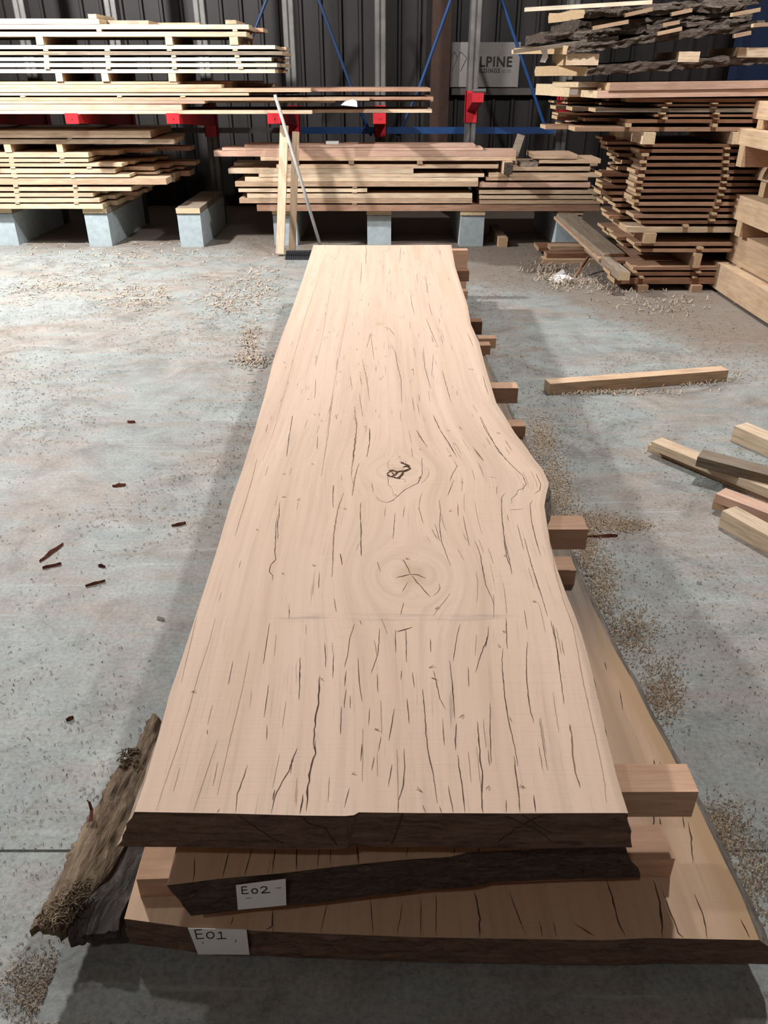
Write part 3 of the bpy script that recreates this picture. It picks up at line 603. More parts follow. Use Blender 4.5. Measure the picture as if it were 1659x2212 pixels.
# ---------------------------------------------------------------- sloping plank pair and odd boards left of the tall stack
def free_timber(pa, pb, z, wd, th, name, label, mat, mend='end', zb=None, cat='timber', parent=None, mats2=None):
    a = onz(*pa, z+th); b = onz(*pb, (z if zb is None else zb)+th); d = (b-a); L = d.length; dn = d.normalized()
    sd = Vector((-dn.y, dn.x, 0)).normalized(); up = dn.cross(sd)
    if up.z < 0: up = -up; sd = -sd
    vs = []; n = 5; bw = R_.uniform(-.003, .003)
    for i in range(n+1):
        t = i/n*L
        for u, v in ((-.5, -1), (.5, -1), (.5, 0), (-.5, 0)): vs.append((t-L/2, u*wd+math.sin(math.pi*i/n)*bw, v*th+R_.uniform(-.0008, .0)))
    fs = [(i*4+j, i*4+(j+1) % 4, (i+1)*4+(j+1) % 4, (i+1)*4+j) for i in range(n) for j in range(4)]+[(3, 2, 1, 0), (n*4, n*4+1, n*4+2, n*4+3)]
    o = mesh_obj(name, vs, fs, [M[mat], M[mend]], [0]*(4*n)+[1, 1]); m = Matrix((dn, sd, up)).transposed().to_4x4(); m.translation = (a+b)/2; o.matrix_world = m
    bm = bmesh.new(); bm.from_mesh(o.data); bmesh.ops.recalc_face_normals(bm, faces=bm.faces); bm.to_mesh(o.data); bm.free()
    return tag(o, label, cat)
free_timber((1222, 461), (1328, 548), .34, .20, .03, 'sloping_plank', 'upper brown plank of the sloping pair leaning left of the tall stack', 'grey', 'endbrown', zb=.21, cat='plank')
free_timber((1219, 467), (1320, 558), .31, .23, .026, 'sloping_plank', 'lower plank of the sloping pair leaning left of the tall stack', 'fir', 'endbrown', zb=.18, cat='plank')
p = ony(1372, 560, 6.75); 
o = beam_obj('square_bearer', p.x-.13, p.x-.03, 6.72, 8.0, .145, .215, M['grey'], M['endpale'], axis='Y'); tag(o, 'square bearer end below the sloping planks at the tall stack', 'spacer')
for i, (a, b, z, zz, nm) in enumerate((((1178, 531), (1330, 531), .0, 8.25, 'lowest'), ((1185, 520), (1320, 520), .045, 8.3, 'second'), ((1192, 514), (1345, 514), .09, 8.45, 'third'), ((1166, 522), (1290, 522), .045, 8.62, 'rear'), )):
    x0 = ony(a[0], a[1], zz-.2).x; x1 = ony(b[0], b[1], zz).x; o = beam_obj('loose_board', x0, x1, zz-.18, zz-.02 if i < 3 else zz+.12, z+.0006, z+.044, M['brown' if i % 2 else 'fir'], M['endbrown'])
    tag(o, f'{nm} short brown board on the floor under the sloping planks', 'board')
a = onz(1078, 541); o = beam_obj('square_bearer', a.x-.05, a.x+.05, 8.70, 9.6, .0006, .10, M['fir'], M['end'], axis='Y', bow=0); o.location.y = onz(1085, 534).y+.45; o.location.x = onz(1086, 534).x
tag(o, 'red-brown square bearer lying on the floor under the middle stack', 'timber')
a = onz(1263, 566, .11); b = onz(1240, 600, .01)
lath(1270, 556, 1242, 599, 7.75, .02, .02, 'thin dark stick leaning from the sloping planks to the floor', 'brown', Y1=7.42, name='stick')
# ---------------------------------------------------------------- timbers on the floor right of the slab
free_timber((1183, 824), (1566, 795), 0.0006, .085, .072, 'loose_timber', 'lone square timber lying by itself on the floor right of the slab', 'fir', 'endpale')
free_timber((1415, 955), (1720, 1085), .0006, .105, .034, 'loose_timber', 'lower board of the doubled timber whose left end is nearest the lone timber', 'fir', 'end')
free_timber((1419, 949), (1720, 1070), .0350, .085, .042, 'loose_timber', 'upper board of the doubled timber whose left end is nearest the lone timber', 'pale', 'end')
free_timber((1513, 978), (1760, 1042), .0785, .10, .05, 'loose_timber', 'greenish weathered timber lying across the doubled one', 'grey', 'end', zb=.065)
free_timber((1600, 916), (1760, 984), .0006, .10, .085, 'loose_timber', 'short pale timber highest up at the right edge of the picture', 'pale', 'end')
free_timber((1553, 1070), (1760, 1150), .0006, .09, .045, 'loose_timber', 'lower board of the pinkish pair near the right edge', 'fir', 'end')
free_timber((1557, 1060), (1760, 1138), .0460, .085, .04, 'loose_timber', 'upper pinkish board of the pair near the right edge', 'pink', 'endpale')
free_timber((1575, 1098), (1780, 1208), .0006, .085, .078, 'loose_timber', 'square pale timber nearest the camera at the right edge', 'pale', 'end')
# ---------------------------------------------------------------- the three big slabs
TZ = .50
topL = [(677, 529), (655, 600), (630, 670), (607, 730), (590, 780), (573, 850), (550, 930), (525, 1010), (500, 1080), (474, 1170), (449, 1250), (423, 1330), (397, 1410), (366, 1500), (341, 1595), (316, 1680), (290, 1755)]
topR = [(975, 529), (983, 575), (997, 620), (1010, 660), (1017, 700), (1035, 740), (1045, 780), (1058, 825), (1072, 870), (1091, 900), (1112, 935), (1135, 964), (1155, 993), (1173, 1015), (1186, 1045), (1180, 1068), (1176, 1092), (1179, 1115), (1183, 1143), (1190, 1180), (1202, 1225), (1220, 1275), (1242, 1330), (1256, 1370), (1269, 1414), (1281, 1460), (1291, 1506), (1310, 1590), (1334, 1685), (1357, 1757)]
def curve(pts, z):
    P = sorted([(onz(x, y, z).y, onz(x, y, z).x) for x, y in pts])
    def f(Y):
        if Y <= P[0][0]: return P[0][1]
        for (a, b), (c, d) in zip(P, P[1:]):
            if Y <= c:
                t = (Y-a)/(c-a); return b+(d-b)*t
        return P[-1][1]
    return f
K = [(onz(858, 1018, TZ), .085, 1.0), (onz(888, 1243, TZ), .105, 1.25), (onz(820, 700, TZ), .06, 1.6)]
def flow(x, Y, xl, xr):
    s = (x-xl)/(xr-xl); u = x
    # lines on the right follow the live edge, lines on the left run straight
    base_r = .47+.02*(Y-1); wgt = max(0, (s-.5)/.5)**1.6; u = x+(base_r-xr)*wgt
    for c, R, el in K[:2]:
        dx = x-c.x; dy = (Y-c.y)/el; r2 = dx*dx+dy*dy; u -= dx*R*R*1.25/(r2+R*R*.35)
    return u
def slab(name, label, fl, fr, near, Yfar, zt, zb, lo, ro, mats, NX, NY, wob, grainf, right_round=0.0, seed=0, endn=6):
    """mats: top, side, end, far/underside. lo/ro: outward offset of the bottom edge; cross-section ring per station"""
    vs = []; A_g = []; A_a = []; A_k = []; A_e = []
    NS = 6; ring = NX+1+NS+NX+NS-1
    st = [(i/NY)**1.45 for i in range(NY+1)]
    for i, t in enumerate(st):
        row = []
        for j in range(NX+1):
            s = j/NX; Yn = near(s); Y = Yn+(Yfar-Yn)*t; xl = fl(Y); xr = fr(Y); x = xl+(xr-xl)*s
            z = zt+(noise.noise(Vector((x*1.5+seed, Y*.7, 0)))*.004*(1 if 0 < j < NX else .3))
            row.append((x, Y, z))
            g = grainf(x, Y, xl, xr); A_g.append(g); A_a.append(Y)
            A_k.append(min([math.hypot(x-c.x, (Y-c.y)/el)/(R*1.9) for c, R, el in K] + [1.5])); A_e.append(xr-x)
        # right side down
        def side(xt, Yt, off, sgn, k, fr_):
            nz = noise.noise(Vector((Yt*14+seed, k*1.3, sgn*5)))*wob+noise.noise(Vector((Yt*45+seed, k*2.1, sgn*7)))*wob*.5
            o_ = off*(fr_ if right_round == 0 or sgn < 0 else math.sin(fr_*math.pi/2)**.8)
            return (xt+o_*sgn+nz*(1 if 0 < fr_ else 0), Yt, zt+(zb-zt)*fr_)
        xr_, Yr, _ = row[-1]; xl_, Yl, _ = row[0]; lo_ = lo*(.15+.85*math.exp(-max(0, Yl-.96)/.55)) if lo > .03 else lo
        for k in range(1, NS+1): row.append(side(xr_, Yr, ro, 1, k, k/NS))
        xb1 = row[-1][0]; xb0 = xl_-lo_
        for j in range(1, NX+1):
            s = 1-j/NX; Yn = near(s); Y = Yn+(Yfar-Yn)*t; row.append((xb0+(xb1-xb0)*s, Y, zb+noise.noise(Vector((s*9+seed, Y*4, 3)))*.003))
        for k in range(NS-1, 0, -1): row.append(side(xl_, Yl, lo_, -1, k, k/NS))
        n_extra = len(row)-(NX+1); A_g += [0]*n_extra; A_a += [0]*n_extra; A_k += [1.5]*n_extra; A_e += [0]*n_extra
        # edge raggedness
        vs += row
    n = ring; fs = []; fm = []
    assert len(vs) == n*(NY+1), (len(vs), n*(NY+1))
    for i in range(NY):
        for j in range(n):
            fs.append((i*n+j, i*n+(j+1) % n, (i+1)*n+(j+1) % n, (i+1)*n+j)); fm.append(0 if j < NX else (1 if j < NX+NS else 4 if j >= 2*NX+NS else 3))
    # near end: a grid between top and bottom outline, slightly rough
    ER = endn; b0 = len(vs); idx = []
    for e in range(ER+1):
        rowi = []
        for j in range(NX+1):
            if e == 0: rowi.append(j)
            elif e == ER: rowi.append(NX+NS+(NX-j))
            elif j == 0: rowi.append(n-round(e*NS/ER) if round(e*NS/ER) else 0)
            elif j == NX: rowi.append(NX+round(e*NS/ER))
            else:
                a = Vector(vs[j]); b = Vector(vs[NX+NS+(NX-j)]); p = a.lerp(b, e/ER)
                p.y += noise.noise(Vector((p.x*22+seed, p.z*30, 1)))*wob*.8+noise.noise(Vector((p.x*70+seed, p.z*70, 1)))*wob*.5
                vs.append(tuple(p)); rowi.append(len(vs)-1); A_g.append(0); A_a.append(0); A_k.append(1.5); A_e.append(0)
        idx.append(rowi)
    for e in range(ER):
        for j in range(NX): fs.append((idx[e][j], idx[e+1][j], idx[e+1][j+1], idx[e][j+1])); fm.append(2)
    fs.append(tuple(NY*n+k for k in range(n))[::-1]); fm.append(2)
    o = mesh_obj(name, vs, fs, mats, fm)
    for nm, arr in (('grain', A_g), ('along', A_a), ('knot', A_k), ('edge', A_e)):
        at = o.data.attributes.new(nm, 'FLOAT', 'POINT'); at.data.foreach_set('value', arr)
    bm = bmesh.new(); bm.from_mesh(o.data); bmesh.ops.recalc_face_normals(bm, faces=bm.faces); bm.to_mesh(o.data); bm.free()
    return tag(o, label, 'slab')
def pl(pts, z):      # near edge polyline -> Y as function of s
    Q = [onz(x, y, z) for x, y in pts]; x0, x1 = Q[0].x, Q[-1].x
    def f(s):
        x = x0+(x1-x0)*s
        for a, b in zip(Q, Q[1:]):
            if x <= b.x+1e-9: return a.y+(b.y-a.y)*((x-a.x)/(b.x-a.x))
        return Q[-1].y
    return f
S3 = slab('live_edge_slab', 'uppermost big pale live-edge slab on top of the pile in the middle of the floor', curve(topL, TZ), curve(topR, TZ),
          pl([(290, 1754), (500, 1757), (655, 1761), (745, 1762), (766, 1760), (770, 1754), (900, 1756), (1100, 1758), (1357, 1757)], TZ), 6.39, TZ, .402, .050, .022,
          [M['slabtop'], M['wane'], M['endslab'], M['slablow'], M['palewane']], 110, 190, .006, flow)
def straight(x, Y, xl, xr): return x
e2l = lambda Y: -.425+(-.02)*(Y-1); e2r = lambda Y: .43+.02*(Y-1)+.050*math.exp(-max(0, Y-1.05)/.05)
S2 = slab('live_edge_slab', 'middle big live-edge slab carrying the paper marked E02', e2l, e2r,
          pl([(375, 1912), (500, 1897), (620, 1887), (780, 1868), (900, 1856), (1000, 1850), (1040, 1840), (1200, 1833), (1372, 1829)], .322), 6.6, .322, .222, -.035, .062,
          [M['slablow'], M['darkbark'], M['endslab2'], M['slablow'], M['darkbark']], 90, 90, .010, straight, seed=4, endn=8)
e1R = curve([(1010, 690), (1040, 760), (1100, 890), (1150, 1000), (1185, 1090), (1219, 1180), (1249, 1245), (1290, 1330), (1330, 1408), (1368, 1472), (1405, 1547), (1439, 1608), (1469, 1665), (1510, 1745), (1560, 1850), (1600, 1930), (1640, 2030)], .16)
e1L = lambda Y: -.545-.02*(Y-1)
S1 = slab('live_edge_slab', 'lowest big live-edge slab nearest the floor, carrying the paper marked E01', e1L, e1R,
          pl([(258, 1985), (400, 2004), (600, 2013), (900, 2024), (1300, 2031), (1400, 2026), (1640, 2030)], .16), 6.7, .16, .072, .004, .050,
          [M['slablow'], M['wane'], M['endslab'], M['slablow'], M['wane']], 110, 120, .008, straight, right_round=1, seed=8)
# ---- cracks and checks, as narrow dark openings following the traced lines
def strip(mb, pts, w0, z, mi=0):
    P = []
    for a, b in zip(pts, pts[1:]):
        n = max(2, int((b-a).length/.012))
        P += [a.lerp(b, k/n) for k in range(n)]
    P.append(pts[-1]); N = len(P); base = len(mb.v)
    for i, p in enumerate(P):
        t = i/(N-1); d = (P[min(i+1, N-1)]-P[max(i-1, 0)]).normalized(); sd = Vector((-d.y, d.x, 0))
        jig = noise.noise(Vector((p.x*60, p.y*60, 0)))*w0*.9
        ww = w0*(math.sin(math.pi*min(max(t, .0), 1))**.45*(.55+.6*abs(noise.noise(Vector((p.x*30, p.y*45, 5))))*2))/2+.0002
        q = p+sd*jig; a = q+sd*ww; b = q-sd*ww; mb.v += [(a.x, a.y, z), (b.x, b.y, z)]
    for i in range(N-1): mb.f.append((base+2*i, base+2*i+1, base+2*i+3, base+2*i+2)); mb.m.append(mi)
def surf_z(x, Y, zt, seed): return zt+noise.noise(Vector((x*1.5+seed, Y*.7, 0)))*.004
def zoomed(ox, oy, k, L): return [(ox+x/k, oy+y/k) for x, y in L]
T1, T2, T3, T4, T5 = (560, 500, 3.072), (700, 900, 2.9625), (280, 1330, 2.9625), (820, 1330, 2.9625), (480, 840, 4.514)
CR = []   # (points px, width mm, material)
def C_(tr, w_, mi, *L):
    for l in L: CR.append((zoomed(*tr, l), w_, mi))
C_(T1, 11, 0, [(703, 88), (713, 130), (706, 175), (708, 222)]); C_(T1, 7, 0, [(680, 205), (675, 300), (672, 350)], [(1103, 300), (1110, 350), (1121, 415)], [(1003, 410), (1012, 480), (1030, 550)], [(1122, 470), (1148, 560)])
C_(T1, 7, 0, [(875, 748), (905, 810), (915, 880), (940, 980), (946, 1140)], [(1105, 575), (1140, 660), (1187, 770)], [(1088, 770), (1098, 900), (1138, 1045)], [(1215, 920), (1240, 1020), (1272, 1130)], [(820, 635), (862, 645), (900, 690)])
C_(T1, 5, 0, [(745, 670), (710, 775)], [(740, 690), (762, 850)], [(682, 845), (705, 940), (722, 1040), (732, 1130)], [(665, 1080), (675, 1150), (685, 1230)], [(735, 1305), (735, 1380), (715, 1500)], [(1385, 680), (1420, 765)], [(1485, 960), (1500, 1020), (1520, 1080)], [(220, 1225), (205, 1320), (182, 1495)], [(375, 980), (368, 1110)], [(385, 820), (370, 890)], [(520, 840), (510, 920)], [(940, 100), (930, 210)], [(870, 108), (835, 132)], [(1155, 815), (1145, 960)], [(1045, 1320), (1115, 1435)], [(668, 950), (680, 1020)], [(605, 960), (612, 1030)], [(1015, 1100), (1030, 1190)], [(1325, 1290), (1345, 1315)], [(1235, 1320), (1275, 1325)], [(1045, 280), (1052, 350)], [(1425, 1440), (1490, 1520)], [(1010, 1440), (1018, 1500)])
C_(T1, 12, 1, [(633, 1160), (637, 1230), (647, 1275), (640, 1400), (622, 1536)])
C_(T1, 3, 2, [(412, 210), (378, 350), (300, 580), (248, 770), (165, 1080), (95, 1330), (22, 1520)], [(470, 380), (430, 640), (375, 900)], [(600, 460), (545, 740), (480, 1120), (440, 1400)])
C_(T1, 7, 0, [(1465, 1230), (1497, 1310), (1560, 1410), (1640, 1520)], [(1155, 1215), (1190, 1300), (1250, 1400), (1312, 1500)])
C_(T2, 12, 1, [(190, 0), (210, 60), (190, 220), (172, 390)], [(222, 300), (192, 420), (180, 512)])
C_(T2, 5, 0, [(290, 75), (290, 180), (274, 260)], [(57, 440), (57, 585)], [(960, 205), (1022, 288)], [(865, 60), (880, 85)], [(1040, 135), (1065, 180)], [(1160, 150), (1200, 215)], [(232, 560), (235, 740), (240, 890)], [(605, 585), (635, 690)], [(710, 690), (740, 800)], [(455, 620), (440, 790)], [(890, 640), (910, 740), (930, 835)], [(855, 560), (858, 640)], [(340, 930), (362, 995)], [(105, 880), (118, 950)], [(305, 430), (315, 488)], [(1185, 600), (1275, 592)], [(515, 580), (505, 650)])
C_(T2, 6, 0, [(590, 88), (620, 140), (662, 198)], [(700, 0), (745, 90), (800, 170), (850, 262)], [(855, 312), (822, 370), (803, 420)], [(833, 405), (790, 512)], [(735, 535), (746, 610), (738, 700), (750, 800), (790, 910), (812, 960)])
C_(T2, 7, 0, [(1000, 0), (1050, 100), (1115, 220), (1200, 310), (1270, 375), (1293, 430), (1275, 460), (1240, 470), (1230, 500), (1200, 525), (1200, 560)], [(625, 265), (628, 370), (600, 430), (520, 470), (440, 540), (400, 555), (355, 540), (330, 512)], [(1355, 362), (1387, 430), (1380, 470), (1345, 495)], [(1335, 535), (1318, 560), (1325, 660), (1350, 770), (1375, 860), (1388, 895)])
C_(T2, 9, 0, [(1160, 490), (1136, 520), (1138, 640), (1152, 780), (1180, 900), (1202, 1015)], [(1150, 790), (1170, 910), (1190, 960)])
C_(T2, 6, 0, [(965, 800), (1000, 890), (1012, 970), (1035, 1085), (1075, 1170), (1088, 1215)], [(1283, 780), (1320, 930), (1355, 1040), (1400, 1180), (1430, 1285)], [(1000, 900), (1035, 1085)])
C_(T2, 10, 1, [(125, 490), (85, 610), (62, 760), (58, 880), (50, 1030)])
C_(T2, 4, 2, [(1455, 830), (1480, 1000), (1530, 1180), (1590, 1340), (1622, 1500), (1650, 1659)], [(1430, 700), (1452, 860)])
C_(T2, 5, 0, [(535, 1060), (500, 1125)], [(510, 1190), (490, 1270)], [(465, 1380), (565, 1350)], [(1050, 385), (1105, 395)], [(230, 1303), (240, 1332)])
C_(T2, 9, 0, [(505, 916), (530, 960), (552, 1012)], [(552, 1012), (610, 1080), (680, 1158)], [(458, 1034), (500, 1025), (552, 1012)], [(552, 1012), (600, 1015), (655, 1040)])
C_(T2, 5, 1, [(735, 1072), (742, 1100), (725, 1130), (700, 1150)])
C_(T3, 8, 0, [(1092, 265), (1088, 400), (1085, 540)], [(1075, 845), (1050, 900), (1020, 990), (960, 1090), (925, 1170), (903, 1265)], [(930, 1110), (915, 1180)])
C_(T3, 13, 0, [(1192, 790), (1186, 880), (1150, 1020), (1140, 1090), (1130, 1250)], [(1215, 385), (1210, 560), (1190, 640), (1182, 760), (1180, 850)], [(1110, 1140), (1090, 1268)])
C_(T3, 6, 0, [(755, 955), (720, 1060), (690, 1140), (678, 1262)], [(895, 50), (880, 150), (855, 310)], [(1440, 50), (1410, 140), (1395, 250), (1375, 330)], [(1385, 350), (1375, 450)], [(1385, 470), (1372, 590)], [(1355, 580), (1348, 760)], [(1250, 175), (1255, 330)], [(1600, 80), (1590, 240), (1545, 370)], [(1475, 30), (1485, 58)])
C_(T3, 5, 0, [(1405, 1100), (1375, 1225)], [(1610, 770), (1590, 870)], [(1565, 900), (1550, 990)], [(1485, 820), (1482, 930)], [(1535, 590), (1530, 700)], [(1460, 270), (1472, 450), (1488, 550)], [(880, 700), (875, 795)], [(890, 440), (860, 650)], [(575, 1235), (560, 1262)], [(500, 730), (495, 760)], [(1305, 240), (1300, 400)])
C_(T3, 3, 2, [(548, 20), (510, 170), (440, 380), (380, 600), (300, 860), (220, 1090), (170, 1250)], [(770, 220), (720, 480), (650, 760), (600, 980), (560, 1150)], [(560, 800), (480, 1040), (410, 1250)], [(430, 10), (360, 300), (330, 430)], [(1000, 550), (975, 720)], [(960, 880), (915, 1100)])
C_(T4, 7, 0, [(697, 70), (690, 150), (655, 230), (612, 368)], [(687, 140), (678, 208)], [(1093, 35), (1130, 180), (1150, 340), (1180, 570)], [(1110, 60), (1152, 330)])
C_(T4, 7, 0, [(945, 170), (938, 270), (942, 440), (960, 590), (985, 690)], [(788, 215), (782, 310), (800, 520), (825, 680), (865, 850), (885, 970)], [(860, 900), (870, 1010), (888, 1130), (898, 1262)])
C_(T4, 10, 0, [(627, 680), (633, 800), (645, 930), (660, 1040), (652, 1160), (660, 1266)]); C_(T4, 12, 1, [(1222, 700), (1228, 800), (1238, 930), (1262, 1040), (1282, 1105)], [(1216, 700), (1224, 760)])
C_(T4, 7, 0, [(155, 850), (162, 960), (150, 1090), (120, 1180), (118, 1262)], [(275, 470), (290, 640), (305, 850), (345, 1020), (368, 1200)], [(448, 290), (465, 440), (480, 660)], [(490, 690), (484, 860)], [(500, 890), (512, 1000), (530, 1100), (545, 1262)])
C_(T4, 6, 0, [(515, 55), (495, 130), (470, 295)], [(100, 90), (103, 240)], [(168, 90), (172, 300)], [(105, 103), (212, 75)], [(808, 20), (815, 215)], [(705, 560), (707, 750), (713, 950)], [(345, 350), (385, 530), (420, 600)], [(403, 690), (415, 830)], [(80, 950), (55, 1090)], [(440, 1090), (472, 1262)], [(985, 1150), (998, 1262)], [(275, 1210), (295, 1262)], [(385, 1220), (395, 1266)], [(810, 1180), (808, 1260)], [(210, 360), (222, 460)], [(175, 530), (190, 690)], [(95, 590), (60, 800)], [(830, 650), (848, 685)], [(325, 150), (328, 235)], [(140, 350), (135, 410)], [(565, 330), (570, 460)])
C_(T4, 5, 2, [(1215, 15), (1240, 90), (1270, 250), (1300, 420), (1340, 600), (1380, 780), (1410, 920), (1440, 1080), (1450, 1200)])
C_(T5, 8, 0, [(558, 1110), (555, 1230), (540, 1330), (545, 1470)], [(540, 1230), (525, 1320), (520, 1480), (512, 1590), (525, 1665), (475, 1715), (458, 1785), (497, 1825), (490, 1875)])
C_(T5, 6, 0, [(688, 265), (650, 480), (627, 665)], [(1090, 940), (1078, 1060), (1082, 1165)], [(1150, 1612), (1170, 1722)], [(445, 345), (425, 430)], [(932, 465), (925, 590)], [(950, 1790), (938, 1950)], [(1350, 1110), (1345, 1260), (1360, 1380), (1350, 1500), (1355, 1640)], [(1435, 385), (1440, 500), (1410, 665)], [(945, 235), (948, 270)])
C_(T5, 7, 2, [(340, 680), (290, 890), (240, 1060), (200, 1190), (170, 1280), (125, 1440)], [(1080, 60), (1030, 460), (965, 860)])
mbc = [MB(), MB(), MB()]
zc = TZ+.0033
for L, w_, mi in CR:
    P = [onz(x, y, TZ) for x, y in L]; P = [Vector((p.x, p.y, 0)) for p in P]
    P = [p for p in P if p.y > .955]
    if len(P) < 2: continue
    base = len(mbc[mi].v); strip(mbc[mi], P, w_*.00024, 0, 0)
# short random checks along the grain
fl3, fr3 = curve(topL, TZ), curve(topR, TZ)
for k in range(260):
    Y = .98+5.3*R_.random()**1.35; xl, xr = fl3(Y), fr3(Y); s = R_.uniform(.04, .97); x = xl+(xr-xl)*s
    if abs(x-K[1][0].x) < .12 and abs(Y-K[1][0].y) < .14: continue
    g0 = flow(x, Y, xl, xr); pts = [Vector((x, Y, 0))]; ln = R_.uniform(.03, .16)
    if s < .45: ln *= .6
    st_ = .02
    for q in range(int(ln/st_)):
        Y2 = pts[-1].y+st_; xx = pts[-1].x
        if Y2 > 6.3: break
        for it in range(3):
            a_, b_ = fl3(Y2), fr3(Y2); e = flow(xx, Y2, a_, b_)-g0; sl = (flow(xx+.002, Y2, a_, b_)-flow(xx, Y2, a_, b_))/.002
            if abs(sl) < .25: break
            xx -= max(-.01, min(.01, e/sl))
        pts.append(Vector((xx, Y2, 0)))
    if len(pts) > 2 and max(abs(p.x) for p in pts) < .56: strip(mbc[2 if R_.random() < .8 else 0], pts, R_.uniform(.0006, .0013), 0)
for mb_, mt in zip(mbc, ('crack', 'crackred', 'hair')):
    mb_.v = [(x, y, surf_z(x, y, TZ, 0)+.0006) for x, y, z in mb_.v]
    tag(mb_.build('drying_cracks', M[mt], S3), kind='stuff')
# open bark-filled knot hole
mb = MB()
for L in ([(400, 375), (430, 352), (470, 358), (510, 350), (545, 335), (540, 318), (505, 300), (485, 288)], [(415, 380), (440, 395), (480, 400), (500, 370)], [(402, 370), (425, 390), (450, 372)], [(430, 355), (455, 380), (475, 350)], [(450, 400), (490, 385), (505, 360), (550, 345)], [(500, 325), (545, 320)], [(490, 305), (515, 296)], [(410, 350), (450, 345)]):
    strip(mb, [Vector((onz(*zoomed(*T2, [q])[0], TZ).x, onz(*zoomed(*T2, [q])[0], TZ).y, 0)) for q in L], .009, 0)
mb.v = [(x, y, surf_z(x, y, TZ, 0)+.0010) for x, y, z in mb.v]
tag(mb.build('knot_hole', M['crack'], S3), 'dark bark-filled knot hole')
# cracks across the end faces and on the lower slabs
def lowcracks(slab_o, z, seed, L):
    mb = MB()
    for pts, w_ in L: strip(mb, [Vector((onz(x, y, z).x, onz(x, y, z).y, 0)) for x, y in pts], w_*.0004, 0)
    mb.v = [(x, y, surf_z(x, y, z, seed)+.0008) for x, y, _ in mb.v]; tag(mb.build('drying_cracks', M['crack'], slab_o), kind='stuff')
lowcracks(S2, .322, 4, [([(772, 1824), (774, 1866)], 9), ([(495, 1838), (480, 1896)], 5), ([(545, 1832), (528, 1892)], 4), ([(595, 1828), (588, 1886)], 4), ([(642, 1824), (640, 1880)], 6), ([(690, 1824), (686, 1874)], 3), ([(880, 1828), (878, 1852)], 4), ([(982, 1830), (980, 1846)], 5), ([(1035, 1830), (1034, 1842)], 5), ([(1125, 1830), (1122, 1834)], 4), ([(420, 1852), (418, 1904)], 5), ([(715, 1826), (713, 1870)], 3)])
lowcracks(S1, .16, 8, [([(590, 1963), (587, 2000), (576, 2010)], 9), ([(1025, 1925), (1036, 1985), (1036, 2022)], 11), ([(1310, 1898), (1325, 1950), (1335, 1990), (1352, 2026)], 8), ([(1410, 1900), (1425, 1950), (1432, 2028)], 9), ([(1430, 1925), (1450, 1975), (1465, 2015), (1478, 2026)], 6), ([(1500, 1930), (1520, 1980), (1528, 2028)], 5), ([(1475, 1760), (1478, 1790)], 5), ([(1486, 1775), (1493, 1810), (1497, 1866)], 7), ([(1411, 1755), (1412, 1812)], 10), ([(1424, 1765), (1432, 1808)], 6), ([(1412, 1640), (1416, 1672)], 7), ([(1425, 1645), (1432, 1670)], 4), ([(942, 1930), (942, 2022)], 4), ([(800, 1940), (806, 2018)], 4), ([(870, 1950), (858, 2020)], 4), ([(910, 1940), (908, 2022)], 3), ([(708, 1950), (692, 2014)], 3), ([(505, 1980), (498, 1998)], 5), ([(1100, 1925), (1135, 2020)], 4), ([(1165, 1990), (1172, 2024)], 4), ([(1240, 1995), (1285, 2022)], 6), ([(1195, 1990), (1202, 2024)], 3), ([(1338, 1490), (1346, 1535)], 5), ([(1306, 1430), (1310, 1448)], 5), ([(1600, 1985), (1620, 2026)], 4)])
mb = MB()     # checks in the sawn end of the upper slab, set just proud of the rough face
YE = .964
from mathutils.bvhtree import BVHTree
BV = BVHTree.FromObject(S3, bpy.context.evaluated_depsgraph_get())
for L, w_ in (([(655, 1762), (668, 1775), (705, 1785), (712, 1800), (728, 1820)], 5), ([(870, 1760), (860, 1790), (846, 1826)], 5), ([(515, 1762), (560, 1792), (612, 1820)], 3), ([(1175, 1760), (1110, 1790), (1075, 1820)], 3), ([(1090, 1762), (1160, 1792), (1190, 1815)], 2.5), ([(1128, 1762), (1190, 1800)], 2)):
    P0 = [ony(x, y, YE) for x, y in L]; P = []
    for a, b in zip(P0, P0[1:]): P += [a.lerp(b, q/8) for q in range(8)]
    P2 = []
    for p in P+[P0[-1]]:
        h = BV.ray_cast(Vector((p.x, .8, p.z)), Vector((0, 1, 0)))
        if h[0]: P2.append(h[0]-Vector((0, .0006, 0)))
    for a, b in zip(P2, P2[1:]): mb.bar(a, b, .0008, w_*.0005, side=(0, 1, 0))
tag(mb.build('end_checks', M['crack'], S3), kind='stuff')
